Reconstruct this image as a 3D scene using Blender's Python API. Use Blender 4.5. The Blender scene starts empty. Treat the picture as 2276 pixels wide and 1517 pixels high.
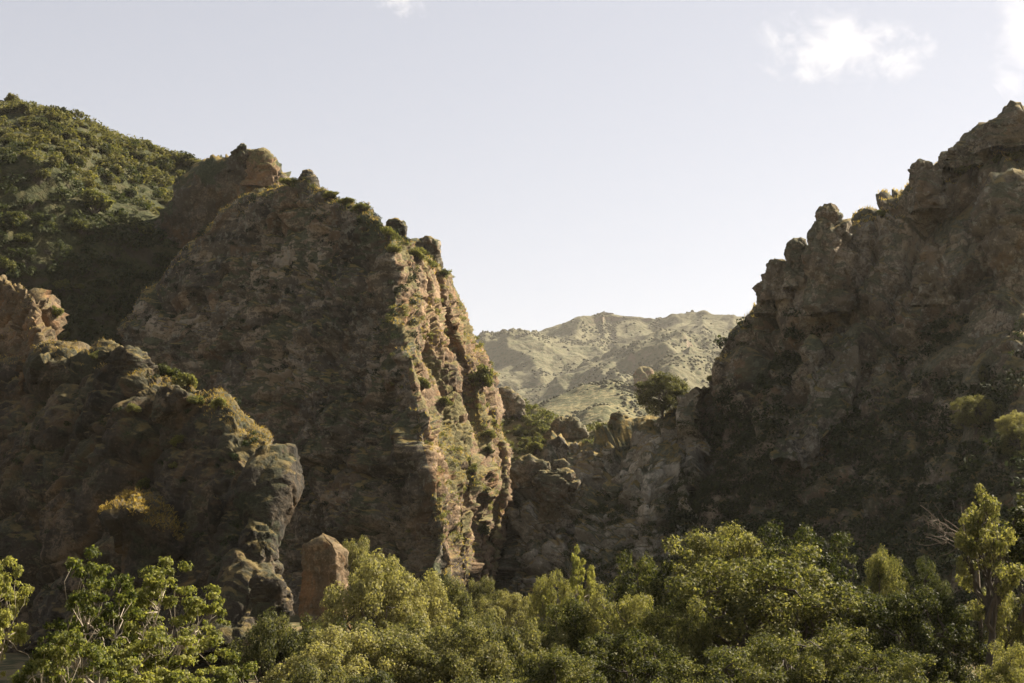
import bpy, math, random
import numpy as np
from mathutils import Vector, Matrix

S = bpy.context.scene
COL = S.collection
rng = np.random.default_rng(7)
random.seed(7)

# ------------------------------------------------------------------ camera
F = 2276 * 50 / 36.0                      # focal length in photograph pixels
HORIZON = 1250.0
CAM_Z = 12.0
PITCH = math.atan((HORIZON - 758.5) / F)
cam_d = bpy.data.cameras.new('camera')
cam_d.lens = 50; cam_d.sensor_width = 36; cam_d.clip_start = 0.5; cam_d.clip_end = 30000
cam = bpy.data.objects.new('camera', cam_d); COL.objects.link(cam)
cam.location = (0, 0, CAM_Z); cam.rotation_euler = (math.pi / 2 + PITCH, 0, 0)
S.camera = cam
CP, SP = math.cos(PITCH), math.sin(PITCH)

def W(px, py, d):
    """photograph pixel + distance along the ground -> point of the place"""
    px, py, d = np.asarray(px, float), np.asarray(py, float), np.asarray(d, float)
    x = (px - 1138.0) / F; v = (758.5 - py) / F
    dy = CP - v * SP; dz = SP + v * CP
    return np.stack([x / dy * d, d + 0 * x, CAM_Z + dz / dy * d], -1)

def proj(p):
    X, Y, Z = p[..., 0], p[..., 1], p[..., 2] - CAM_Z
    dep = Y * CP + Z * SP; up = -Y * SP + Z * CP
    return 1138 + F * X / dep, 758.5 - F * up / dep

# ------------------------------------------------------------------ light
SUN_EL = math.radians(40)
SUN_AZ = math.radians(62)                 # clockwise from +Y (view direction) towards +X
world = bpy.data.worlds.new('World'); S.world = world; world.use_nodes = True
wn = world.node_tree.nodes; wl = world.node_tree.links
for n in list(wn): wn.remove(n)
wo = wn.new('ShaderNodeOutputWorld'); wb = wn.new('ShaderNodeBackground')
sky = wn.new('ShaderNodeTexSky'); sky.sky_type = 'NISHITA'; sky.sun_disc = False
sky.sun_elevation = SUN_EL; sky.sun_rotation = SUN_AZ
sky.altitude = 200; sky.air_density = 1.0; sky.dust_density = 0.4; sky.ozone_density = 1.0
hs = wn.new('ShaderNodeHueSaturation'); hs.inputs['Saturation'].default_value = 0.5
gm = wn.new('ShaderNodeGamma'); gm.inputs['Gamma'].default_value = 0.62
wl.new(sky.outputs[0], gm.inputs['Color']); wl.new(gm.outputs[0], hs.inputs['Color'])
tn = wn.new('ShaderNodeMix'); tn.data_type = 'RGBA'; tn.blend_type = 'MULTIPLY'; tn.inputs[0].default_value = 1.0; tn.inputs[7].default_value = (1.03, 0.976, 0.978, 1)
wl.new(hs.outputs[0], tn.inputs[6]); wl.new(tn.outputs[2], wb.inputs[0]); wl.new(wb.outputs[0], wo.inputs[0])
wb.inputs[1].default_value = 0.075
sun_d = bpy.data.lights.new('sun', 'SUN'); sun_d.energy = 5.0; sun_d.angle = math.radians(0.5); sun_d.color = (1, 0.87, 0.68)
sun = bpy.data.objects.new('sun', sun_d); COL.objects.link(sun)
SUNV = Vector((math.sin(SUN_AZ) * math.cos(SUN_EL), math.cos(SUN_AZ) * math.cos(SUN_EL), math.sin(SUN_EL)))
sun.rotation_euler = SUNV.to_track_quat('Z', 'Y').to_euler(); sun.location = SUNV * 500
S.view_settings.view_transform = 'Standard'; S.view_settings.look = 'None'
S.view_settings.gamma = 1.0; S.view_settings.use_curve_mapping = False
S.view_settings.exposure = 1.9
S.render.engine = 'CYCLES'
S.cycles.max_bounces = 6; S.cycles.diffuse_bounces = 3; S.cycles.glossy_bounces = 1
S.cycles.transmission_bounces = 4; S.cycles.transparent_max_bounces = 6; S.cycles.volume_bounces = 1
S.cycles.use_denoising = True
S.cycles.sample_clamp_indirect = 4.0

# ------------------------------------------------------------------ noise (numpy)
_perm = np.random.default_rng(11).permutation(256).astype(np.int64); _perm = np.concatenate([_perm, _perm, _perm])
_g = np.random.default_rng(12).normal(size=(256, 3)); _g /= np.linalg.norm(_g, axis=1)[:, None]

def perlin(p):
    i = np.floor(p).astype(np.int64); f = p - i; i &= 255
    u = f * f * f * (f * (f * 6 - 15) + 10); r = 0
    for a in (0, 1):
        wa = u[..., 0] if a else 1 - u[..., 0]
        A = _perm[i[..., 0] + a]
        for b in (0, 1):
            wb_ = u[..., 1] if b else 1 - u[..., 1]
            B = _perm[A + i[..., 1] + b]
            for c in (0, 1):
                wc = u[..., 2] if c else 1 - u[..., 2]
                g = _g[_perm[B + i[..., 2] + c]]
                r = r + wa * wb_ * wc * (g[..., 0] * (f[..., 0] - a) + g[..., 1] * (f[..., 1] - b) + g[..., 2] * (f[..., 2] - c))
    return r * 1.5

def fbm(p, o=4, gain=0.5):
    s = 0; a = 1.0
    for k in range(o):
        s = s + a * perlin(p * (2.03 ** k) + 17.3 * k); a *= gain
    return s

def ridged(p, o=4, gain=0.5):
    s = 0; a = 1.0
    for k in range(o):
        s = s + a * (1 - 2 * np.abs(perlin(p * (2.07 ** k) + 9.1 * k))); a *= gain
    return s

_v = np.random.default_rng(13).random((256, 3))

def voro(p):
    """F1, F2, a random number per cell"""
    i = np.floor(p).astype(np.int64); f = p - i
    f1 = np.full(p.shape[:-1], 9.0); f2 = f1.copy(); cid = np.zeros(p.shape[:-1])
    for a in (-1, 0, 1):
        A = _perm[(i[..., 0] + a) & 255]
        for b in (-1, 0, 1):
            B = _perm[A + ((i[..., 1] + b) & 255)]
            for c in (-1, 0, 1):
                h = _perm[B + ((i[..., 2] + c) & 255)]
                v = _v[h]
                d = (v[..., 0] + a - f[..., 0]) ** 2 + (v[..., 1] + b - f[..., 1]) ** 2 + (v[..., 2] + c - f[..., 2]) ** 2
                near = d < f1
                f2 = np.where(near, f1, np.minimum(f2, d)); cid = np.where(near, h / 255.0, cid); f1 = np.where(near, d, f1)
    return np.sqrt(f1), np.sqrt(f2), cid

def sm(a, b, x):
    t = np.clip((x - a) / (b - a), 0, 1); return t * t * (3 - 2 * t)

# ------------------------------------------------------------------ materials
def new_mat(name):
    m = bpy.data.materials.new(name); m.use_nodes = True
    nt = m.node_tree
    for n in list(nt.nodes): nt.nodes.remove(n)
    return m, nt

class NT:
    def __init__(s, nt): s.nt = nt
    def n(s, t, **k):
        o = s.nt.nodes.new(t)
        for a, b in k.items(): setattr(o, a, b)
        return o
    def l(s, a, b): s.nt.links.new(a, b)
    def noise(s, vec, scale, detail=4, rough=0.55, dist=0.0):
        n = s.n('ShaderNodeTexNoise'); n.inputs['Scale'].default_value = scale; n.inputs['Detail'].default_value = detail
        n.inputs['Roughness'].default_value = rough; n.inputs['Distortion'].default_value = dist
        s.l(vec, n.inputs['Vector']); return n.outputs[0]
    def voronoi(s, vec, scale, feature='F1', rnd=1.0):
        n = s.n('ShaderNodeTexVoronoi'); n.feature = feature; n.inputs['Scale'].default_value = scale
        n.inputs['Randomness'].default_value = rnd; s.l(vec, n.inputs['Vector']); return n.outputs['Distance']
    def mapping(s, vec, sc, rot=(0, 0, 0)):
        n = s.n('ShaderNodeMapping'); n.inputs['Scale'].default_value = sc; n.inputs['Rotation'].default_value = rot
        s.l(vec, n.inputs['Vector']); return n.outputs[0]
    def ramp(s, fac, stops, interp='LINEAR'):
        n = s.n('ShaderNodeValToRGB'); cr = n.color_ramp; cr.interpolation = interp
        while len(cr.elements) < len(stops): cr.elements.new(0.5)
        for e, (p, c) in zip(cr.elements, stops):
            e.position = p; e.color = c if len(c) == 4 else (*c, 1)
        s.l(fac, n.inputs[0]); return n.outputs[0]
    def mask(s, fac, a, b):
        n = s.n('ShaderNodeMapRange'); n.interpolation_type = 'SMOOTHSTEP'
        n.inputs['From Min'].default_value = a; n.inputs['From Max'].default_value = b
        s.l(fac, n.inputs['Value']); return n.outputs[0]
    def mix(s, fac, a, b, bt='MIX'):
        n = s.n('ShaderNodeMix'); n.data_type = 'RGBA'; n.blend_type = bt
        for sock, v in ((n.inputs[0], fac), (n.inputs[6], a), (n.inputs[7], b)):
            if isinstance(v, (int, float)): sock.default_value = v
            elif isinstance(v, tuple): sock.default_value = (*v, 1) if len(v) == 3 else v
            else: s.l(v, sock)
        return n.outputs[2]
    def math(s, op, a, b=None, c=None):
        n = s.n('ShaderNodeMath'); n.operation = op
        for i, v in enumerate((a, b, c)):
            if v is None: continue
            if isinstance(v, (int, float)): n.inputs[i].default_value = v
            else: s.l(v, n.inputs[i])
        return n.outputs[0]
    def out(s, shader, sock='Surface'):
        o = s.n('ShaderNodeOutputMaterial'); s.l(shader, o.inputs[sock]); return o

def rock_mat(name, dark, mid, light, stain, lichen, grass, scrub, stain_amt=0.5, veg=0.5, k=1.0, bump=0.5, scrub_amt=0.5, strata=0.0, zveg=0.22, pale=0.45):
    m, nt = new_mat(name); t = NT(nt)
    geo = t.n('ShaderNodeNewGeometry'); pos = geo.outputs['Position']
    warp = t.n('ShaderNodeVectorMath', operation='MULTIPLY_ADD')
    nz = t.n('ShaderNodeTexNoise'); nz.inputs['Scale'].default_value = 0.12 * k; t.l(pos, nz.inputs['Vector'])
    t.l(nz.outputs['Color'], warp.inputs[0]); warp.inputs[1].default_value = (4 / k, 4 / k, 4 / k); t.l(pos, warp.inputs[2])
    wp = warp.outputs[0]
    big = t.noise(wp, 0.05 * k, 4, 0.6)
    med = t.noise(wp, 0.35 * k, 6, 0.65)
    fine = t.noise(pos, 1.8 * k, 6, 0.7)
    pits = t.voronoi(wp, 0.55 * k)
    peb = t.voronoi(wp, 2.2 * k)
    streak = t.noise(t.mapping(wp, (0.5 * k, 0.5 * k, 0.07 * k)), 1.0, 5, 0.6)
    band = t.noise(t.mapping(wp, (0.05 * k, 0.05 * k, 0.55 * k)), 1.0, 4, 0.6)
    tone = t.math('ADD', t.math('MULTIPLY', med, 0.55), t.math('MULTIPLY', fine, 0.45))
    tone = t.math('ADD', tone, t.math('MULTIPLY', t.math('SUBTRACT', big, 0.5), 0.8))
    if strata: tone = t.math('ADD', tone, t.math('MULTIPLY', t.math('SUBTRACT', band, 0.5), strata))
    col = t.ramp(tone, [(0.36, dark), (0.46, mid), (0.54, mid), (0.64, light)])
    col = t.mix(t.math('MULTIPLY', t.mask(streak, 0.5, 0.7), 0.5), col, dark)
    st = t.math('MULTIPLY', t.mask(t.noise(wp, 0.11 * k, 5, 0.6, 0.5), 0.52, 0.66), stain_amt)
    col = t.mix(st, col, stain)
    li = t.math('MULTIPLY', t.mask(t.noise(pos, 0.6 * k, 5, 0.7), 0.54, 0.63), 0.65)
    col = t.mix(li, col, lichen)
    pa = t.math('MULTIPLY', t.mask(t.math('ADD', t.noise(wp, 0.075 * k, 6, 0.62, 0.4), t.math('MULTIPLY', t.math('SUBTRACT', fine, 0.5), 0.25)), 0.55, 0.61), pale)
    col = t.mix(pa, col, t.mix(t.mask(fine, 0.4, 0.6), tuple(c * 0.55 for c in light), tuple(c * 1.05 for c in light)))
    # low scrub rooted in cracks, dry grass on what lies flat enough to hold soil
    sep = t.n('ShaderNodeSeparateXYZ'); t.l(geo.outputs['Normal'], sep.inputs[0])
    flat = t.math('ADD', sep.outputs[2], t.math('MULTIPLY', t.math('SUBTRACT', t.noise(pos, 0.25 * k, 5, 0.65), 0.5), 0.9))
    sc = t.math('MULTIPLY', t.mask(t.math('ADD', t.noise(wp, 0.09 * k, 6, 0.62), t.math('MULTIPLY', sep.outputs[2], zveg)), 0.56, 0.62), scrub_amt)
    col = t.mix(sc, col, t.mix(t.mask(fine, 0.4, 0.62), scrub, tuple(c * 1.9 for c in scrub)))
    gr = t.math('MULTIPLY', t.mask(flat, 0.5, 0.72), veg)
    col = t.mix(gr, col, t.mix(t.mask(med, 0.42, 0.6), grass, tuple(c * 1.0 for c in scrub)))
    h = t.math('ADD', t.math('MULTIPLY', med, 0.9), t.math('MULTIPLY', fine, 0.4))
    h = t.math('ADD', h, t.math('MULTIPLY', pits, 0.35))
    h = t.math('ADD', h, t.math('MULTIPLY', peb, 0.12))
    b = t.n('ShaderNodeBump'); b.inputs['Strength'].default_value = bump; b.inputs['Distance'].default_value = 1.1 / k
    t.l(h, b.inputs['Height'])
    p = t.n('ShaderNodeBsdfPrincipled'); p.inputs['Roughness'].default_value = 0.93
    p.inputs['Specular IOR Level'].default_value = 0.15
    t.l(col, p.inputs['Base Color']); t.l(b.outputs[0], p.inputs['Normal'])
    t.out(p.outputs[0]); return m

def leaf_mat(name, ca, cb, cc, trans=0.45, spec=0.35, rough=0.45):
    m, nt = new_mat(name); t = NT(nt)
    geo = t.n('ShaderNodeNewGeometry'); info = t.n('ShaderNodeObjectInfo')
    n1 = t.noise(geo.outputs['Position'], 0.55, 3, 0.6)
    rnd = geo.outputs['Random Per Island']
    f = t.math('ADD', t.math('MULTIPLY', rnd, 0.45), t.math('MULTIPLY', n1, 0.75))
    f = t.math('ADD', f, t.math('MULTIPLY', t.math('SUBTRACT', info.outputs['Random'], 0.5), 0.45))
    col = t.ramp(f, [(0.3, ca), (0.58, cb), (0.92, cc)])
    p = t.n('ShaderNodeBsdfPrincipled'); p.inputs['Roughness'].default_value = rough
    p.inputs['Specular IOR Level'].default_value = spec
    t.l(col, p.inputs['Base Color'])
    tr = t.n('ShaderNodeBsdfTranslucent')
    tc = t.mix(1.0, col, (1.2, 1.2, 0.6), 'MULTIPLY'); t.l(tc, tr.inputs['Color'])
    mx = t.n('ShaderNodeMixShader'); mx.inputs[0].default_value = trans
    t.l(p.outputs[0], mx.inputs[1]); t.l(tr.outputs[0], mx.inputs[2])
    t.out(mx.outputs[0]); return m

def bark_mat(name, a, b, sc=3.0):
    m, nt = new_mat(name); t = NT(nt)
    tc = t.n('ShaderNodeTexCoord')
    f = t.noise(t.mapping(tc.outputs['Object'], (1, 1, 0.25)), sc, 6, 0.7)
    col = t.ramp(f, [(0.35, a), (0.65, b)])
    bp = t.n('ShaderNodeBump'); bp.inputs['Strength'].default_value = 0.6; bp.inputs['Distance'].default_value = 0.06; t.l(f, bp.inputs['Height'])
    p = t.n('ShaderNodeBsdfPrincipled'); p.inputs['Roughness'].default_value = 0.9
    t.l(col, p.inputs['Base Color']); t.l(bp.outputs[0], p.inputs['Normal']); t.out(p.outputs[0]); return m

def hill_mat(name, grass, scrub, scrub2, rock, k=1.0, cover=0.5, rock_at=0.62):
    m, nt = new_mat(name); t = NT(nt)
    geo = t.n('ShaderNodeNewGeometry'); pos = geo.outputs['Position']
    sep = t.n('ShaderNodeSeparateXYZ'); t.l(geo.outputs['Normal'], sep.inputs[0])
    n1 = t.noise(pos, 0.03 * k, 5, 0.6); n2 = t.noise(pos, 0.2 * k, 4, 0.65); n3 = t.noise(pos, 1.0 * k, 4, 0.6)
    v = t.voronoi(pos, 0.22 * k)
    g = t.mix(n3, grass, tuple(c * 0.75 for c in grass))
    s = t.mix(t.mask(n3, 0.35, 0.65), scrub, scrub2)
    f = t.math('ADD', t.math('MULTIPLY', n1, 0.5), t.math('MULTIPLY', n2, 0.5))
    f = t.math('SUBTRACT', f, t.math('MULTIPLY', t.math('SUBTRACT', v, 0.4), 0.35))
    col = t.mix(t.mask(f, 0.58 - 0.2 * cover, 0.66 - 0.2 * cover), g, s)
    rk = t.mask(t.math('ADD', t.math('SUBTRACT', 1.0, sep.outputs[2]), t.math('MULTIPLY', t.math('SUBTRACT', n2, 0.5), 0.6)), rock_at, rock_at + 0.12)
    rc = t.mix(n3, rock, tuple(c * 0.5 for c in rock))
    col = t.mix(t.math('MULTIPLY', rk, 0.8), col, rc)
    h = t.math('ADD', t.math('SUBTRACT', n2, t.math('MULTIPLY', v, 0.5)), t.math('MULTIPLY', n3, 0.3))
    b = t.n('ShaderNodeBump'); b.inputs['Strength'].default_value = 0.7; b.inputs['Distance'].default_value = 2.5 / k
    t.l(h, b.inputs['Height'])
    p = t.n('ShaderNodeBsdfPrincipled'); p.inputs['Roughness'].default_value = 0.95; p.inputs['Specular IOR Level'].default_value = 0.1
    t.l(col, p.inputs['Base Color']); t.l(b.outputs[0], p.inputs['Normal']); t.out(p.outputs[0]); return m

GOLD = (0.23, 0.165, 0.055); SCRUB = (0.026, 0.032, 0.016)
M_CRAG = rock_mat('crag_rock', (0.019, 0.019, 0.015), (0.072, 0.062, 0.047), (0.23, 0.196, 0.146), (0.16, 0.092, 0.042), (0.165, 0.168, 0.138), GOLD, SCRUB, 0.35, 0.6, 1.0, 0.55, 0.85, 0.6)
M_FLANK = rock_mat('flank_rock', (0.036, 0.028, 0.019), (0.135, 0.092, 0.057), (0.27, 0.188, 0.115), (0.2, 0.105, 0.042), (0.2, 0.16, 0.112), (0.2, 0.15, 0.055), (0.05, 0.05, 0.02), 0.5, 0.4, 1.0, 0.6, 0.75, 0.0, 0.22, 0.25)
M_PEAK = rock_mat('peak_rock', (0.02, 0.019, 0.015), (0.058, 0.05, 0.038), (0.15, 0.122, 0.09), (0.15, 0.085, 0.035), (0.12, 0.12, 0.1), GOLD, SCRUB, 0.4, 0.7, 1.0, 0.55, 0.85)
M_CLIFF = rock_mat('cliff_rock', (0.024, 0.022, 0.017), (0.105, 0.088, 0.064), (0.27, 0.228, 0.168), (0.18, 0.11, 0.052), (0.22, 0.218, 0.178), GOLD, SCRUB, 0.4, 0.45, 1.0, 0.6, 0.6, 0.0, 0.3, 0.65)
M_PALE = rock_mat('pale_rock', (0.04, 0.037, 0.03), (0.18, 0.165, 0.13), (0.36, 0.33, 0.265), (0.2, 0.13, 0.065), (0.28, 0.28, 0.235), GOLD, SCRUB, 0.25, 0.7, 1.0, 0.55, 0.7)
M_GREY = rock_mat('grey_rock', (0.03, 0.028, 0.022), (0.12, 0.108, 0.084), (0.27, 0.245, 0.195), (0.18, 0.12, 0.06), (0.22, 0.22, 0.185), GOLD, SCRUB, 0.3, 0.5, 1.0, 0.6, 0.85, 0.0, 0.3, 0.5)
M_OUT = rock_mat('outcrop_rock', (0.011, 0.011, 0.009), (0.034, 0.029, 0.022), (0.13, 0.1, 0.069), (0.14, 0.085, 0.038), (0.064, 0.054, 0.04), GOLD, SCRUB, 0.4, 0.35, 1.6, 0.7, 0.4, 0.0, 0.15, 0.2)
M_SLAB = rock_mat('slab_rock', (0.03, 0.022, 0.014), (0.1, 0.07, 0.042), (0.22, 0.155, 0.098), (0.2, 0.1, 0.038), (0.13, 0.115, 0.085), GOLD, SCRUB, 0.5, 0.3, 2.2, 0.7, 0.25, 0.0, 0.15, 0.2)
M_ORANGE = rock_mat('orange_rock', (0.05, 0.036, 0.022), (0.15, 0.1, 0.06), (0.3, 0.215, 0.14), (0.24, 0.125, 0.05), (0.2, 0.19, 0.14), GOLD, SCRUB, 0.6, 0.3, 2.2, 0.6, 0.25)
M_TAN = rock_mat('tan_rock', (0.05, 0.042, 0.03), (0.15, 0.12, 0.085), (0.28, 0.235, 0.17), (0.2, 0.12, 0.055), (0.2, 0.19, 0.15), GOLD, SCRUB, 0.4, 0.3, 1.4, 0.7, 0.3)
M_HILL = hill_mat('chaparral_slope', (0.055, 0.052, 0.024), (0.022, 0.026, 0.012), (0.045, 0.048, 0.02), (0.06, 0.052, 0.04), 1.0, 0.95, 0.75)
M_FAR = hill_mat('far_slope', (0.115, 0.107, 0.062), (0.055, 0.059, 0.031), (0.082, 0.083, 0.045), (0.2, 0.15, 0.11), 0.45, 0.55, 0.5)
M_MIDH = hill_mat('mid_slope', (0.16, 0.14, 0.072), (0.05, 0.053, 0.026), (0.085, 0.085, 0.042), (0.14, 0.105, 0.075), 0.8, 0.85, 0.5)
M_GROUND = hill_mat('valley_ground', (0.15, 0.12, 0.06), (0.04, 0.045, 0.02), (0.07, 0.07, 0.03), (0.12, 0.1, 0.07), 2.0, 0.7)
L_OAK = leaf_mat('oak_leaves', (0.014, 0.02, 0.007), (0.07, 0.078, 0.026), (0.22, 0.21, 0.085), 0.48, 0.15, 0.6)
L_SYC = leaf_mat('sycamore_leaves', (0.04, 0.055, 0.013), (0.15, 0.162, 0.045), (0.3, 0.29, 0.105), 0.5, 0.15, 0.55)
L_WIL = leaf_mat('willow_leaves', (0.03, 0.036, 0.016), (0.11, 0.112, 0.048), (0.275, 0.255, 0.12), 0.46, 0.15, 0.6)
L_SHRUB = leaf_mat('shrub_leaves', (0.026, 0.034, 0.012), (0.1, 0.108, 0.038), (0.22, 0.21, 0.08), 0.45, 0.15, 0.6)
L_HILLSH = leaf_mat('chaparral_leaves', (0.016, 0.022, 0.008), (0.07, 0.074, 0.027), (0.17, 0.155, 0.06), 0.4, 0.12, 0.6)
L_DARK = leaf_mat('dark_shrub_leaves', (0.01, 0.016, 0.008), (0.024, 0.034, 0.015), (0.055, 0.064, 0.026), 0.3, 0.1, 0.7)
L_GRASS = leaf_mat('dry_grass', (0.15, 0.1, 0.03), (0.28, 0.2, 0.065), (0.4, 0.31, 0.12), 0.45, 0.1, 0.7)
L_FARSH = leaf_mat('far_scrub', (0.042, 0.043, 0.023), (0.066, 0.065, 0.036), (0.105, 0.098, 0.056), 0.0, 0.1, 0.8)
B_OAK = bark_mat('oak_bark', (0.025, 0.02, 0.015), (0.075, 0.06, 0.045))
B_PALE = bark_mat('pale_bark', (0.16, 0.13, 0.1), (0.42, 0.37, 0.29))
B_DEAD = bark_mat('dead_wood', (0.05, 0.04, 0.028), (0.15, 0.115, 0.08))

# ------------------------------------------------------------------ object helpers
def mesh_from(name, verts, faces, mat, smooth=False):
    me = bpy.data.meshes.new(name)
    verts = np.asarray(verts, np.float32); faces = np.asarray(faces, np.int32)
    n = faces.shape[1]
    me.vertices.add(len(verts)); me.vertices.foreach_set('co', verts.ravel())
    me.loops.add(faces.size); me.loops.foreach_set('vertex_index', faces.ravel())
    me.polygons.add(len(faces)); me.polygons.foreach_set('loop_start', np.arange(0, faces.size, n, dtype=np.int32))
    me.polygons.foreach_set('loop_total', np.full(len(faces), n, np.int32))
    if smooth: me.polygons.foreach_set('use_smooth', np.ones(len(faces), bool))
    me.materials.append(mat); me.update(calc_edges=True); me.validate(); return me

def link(name, me, parent=None, loc=None):
    o = bpy.data.objects.new(name, me); COL.objects.link(o)
    if parent is not None: o.parent = parent
    if loc is not None: o.location = loc
    return o

def tag(o, label, cat=None, group=None, kind=None):
    o['label'] = label
    if cat: o['category'] = cat
    if group: o['group'] = group
    if kind: o['kind'] = kind
    return o

def hermite(P, t, tn):
    """cubic through the rows of P (K, ...) at parameters t, sampled at tn"""
    K = len(t); m = np.zeros_like(P)
    for i in range(K):
        a, b = max(i - 1, 0), min(i + 1, K - 1)
        m[i] = (P[b] - P[a]) / (t[b] - t[a])
    i = np.clip(np.searchsorted(t, tn, side='right') - 1, 0, K - 2)
    h = t[i + 1] - t[i]; s = (tn - t[i]) / h
    sh = (-1,) + (1,) * (P.ndim - 1); s = s.reshape(sh); h = h.reshape(sh)
    return ((2 * s ** 3 - 3 * s ** 2 + 1) * P[i] + (s ** 3 - 2 * s ** 2 + s) * h * m[i] + (-2 * s ** 3 + 3 * s ** 2) * P[i + 1] + (s ** 3 - s ** 2) * h * m[i + 1])

def grid_normals(G):
    du = np.gradient(G, axis=0); dv = np.gradient(G, axis=1)
    n = np.cross(du, dv); n /= np.linalg.norm(n, axis=-1, keepdims=True) + 1e-9
    return n

FORM = {}
def loft(key, name, cols, nu, nv, disp, mat, back=(0.35, 0.12, 1.3), smooth=False, fit=False):
    """cols: per column a list of (px, py, distance) from foot to crest; the body then falls away behind the crest"""
    A = np.array(cols, float); Pw = W(A[..., 0], A[..., 1], A[..., 2])             # C,K,3
    top = Pw[:, -1]; h = np.maximum(top[:, 2] - Pw[:, 0, 2], 3.0)
    b1 = top + np.stack([0 * h, back[0] * h, -back[1] * h], -1)
    b2 = top + np.stack([0 * h, back[2] * h, -h - 4], -1)
    for b_ in (b1, b2): b_[:, 0] *= b_[:, 1] / top[:, 1]      # the back narrows away from the gap
    Pw = np.concatenate([Pw, b1[:, None], b2[:, None]], 1)
    cu = np.concatenate([[0], np.cumsum(np.linalg.norm(np.diff(Pw.mean(1), axis=0), axis=-1) + np.linalg.norm(np.diff(top, axis=0), axis=-1))]); cu /= cu[-1]
    K = Pw.shape[1]
    tv = np.concatenate([np.linspace(0, 0.88, K - 2), [0.94, 1.0]])
    G = hermite(Pw, cu, np.linspace(0, 1, nu))
    G = np.swapaxes(hermite(np.swapaxes(G, 0, 1), tv, np.linspace(0, 1, nv)), 0, 1)
    n = grid_normals(G)
    vis = (n[..., 1] < 0).mean()
    if vis < 0.5: n = -n
    uu, vv = np.meshgrid(np.linspace(0, 1, nu), np.linspace(0, 1, nv), indexing='ij')
    dd = disp(G, n, uu, vv); dd = dd - np.median(dd) - 0.25 * dd.std()
    G = G + n * dd[..., None]
    if fit:                                # settle the crest back to its surveyed height
        nf = A.shape[0] if fit is True else fit
        tx, ty = A[:nf, -1, 0], A[:nf, -1, 1]; o_ = np.argsort(tx)
        ed = np.arange(tx.min(), tx.max(), 24.0); ctr = (ed[:-1] + ed[1:]) / 2
        hh = np.repeat(np.clip((vv / 0.88), 0, 1)[..., None] ** 1.0, 1, -1)[..., 0]
        for _ in range(2):
            X, Y = proj(G); b = np.digitize(X.ravel(), ed) - 1
            mn = np.full(len(ctr), np.inf); okb = (b >= 0) & (b < len(ctr)); np.minimum.at(mn, b[okb], Y.ravel()[okb])
            dl = np.interp(ctr, tx[o_], ty[o_]) - np.where(np.isfinite(mn), mn, np.interp(ctr, tx[o_], ty[o_])) - 6
            kk = np.ones(5) / 5; dl = np.convolve(np.pad(dl, 2, mode='edge'), kk, 'valid')
            wgt = sm(ctr[-1] + 30, ctr[-1], X) if fit is not True else 1.0
            G[..., 2] -= np.interp(X, ctr, dl) / F * G[..., 1] * hh * wgt
    n2 = grid_normals(G)
    if (n2[..., 1] < 0).mean() < 0.5: n2 = -n2
    idx = np.arange(nu * nv).reshape(nu, nv)
    f = np.stack([idx[:-1, :-1], idx[1:, :-1], idx[1:, 1:], idx[:-1, 1:]], -1).reshape(-1, 4)
    me = mesh_from(name, G.reshape(-1, 3), f, mat, smooth)
    o = link(name, me)
    px, py = proj(G)
    FORM[key] = (G.reshape(-1, 3), n2.reshape(-1, 3), px.ravel(), py.ravel())
    return o

def on(key, px, py, r=7):
    G, n, X, Y = FORM[key]
    d2 = (X - px) ** 2 + (Y - py) ** 2
    c = np.where(d2 < r * r)[0]
    if len(c) == 0: c = np.argsort(d2)[:6]
    i = c[np.argmin(G[c, 1])]
    return G[i], n[i]

def columns(spec, K=7, prof=None):
    """spec rows: (foot px, py, d, crest px, py, d[, profile])"""
    out = []
    for s in spec:
        a, b = np.array(s[:3], float), np.array(s[3:6], float)
        pr = s[6] if len(s) > 6 else prof
        t = np.linspace(0, 1, K); c = a + (b - a) * t[:, None]
        if pr is not None: c[:, 2] = a[2] + (b[2] - a[2]) * np.interp(t, [p[0] for p in pr], [p[1] for p in pr])
        out.append(c)
    return out

# ------------------------------------------------------------------ relief
def facets(p):
    """broken rock: every cell of the fracture net is a plane tilted its own way. -> height, distance to the crack, random"""
    i = np.floor(p).astype(np.int64); f = p - i
    f1 = np.full(p.shape[:-1], 9.0); f2 = f1.copy(); hh = np.zeros(p.shape[:-1], np.int64); off = np.zeros_like(p)
    for a in (-1, 0, 1):
        A = _perm[(i[..., 0] + a) & 255]
        for b in (-1, 0, 1):
            B = _perm[A + ((i[..., 1] + b) & 255)]
            for c in (-1, 0, 1):
                h = _perm[B + ((i[..., 2] + c) & 255)]
                e = f - _v[h] - np.array([a, b, c])
                d = (e * e).sum(-1); near = d < f1
                f2 = np.where(near, f1, np.minimum(f2, d)); hh = np.where(near, h, hh); f1 = np.where(near, d, f1)
                off = np.where(near[..., None], e, off)
    return (off * _g[hh]).sum(-1), np.sqrt(f2) - np.sqrt(f1), _v[hh][..., 0] - 0.5

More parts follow.
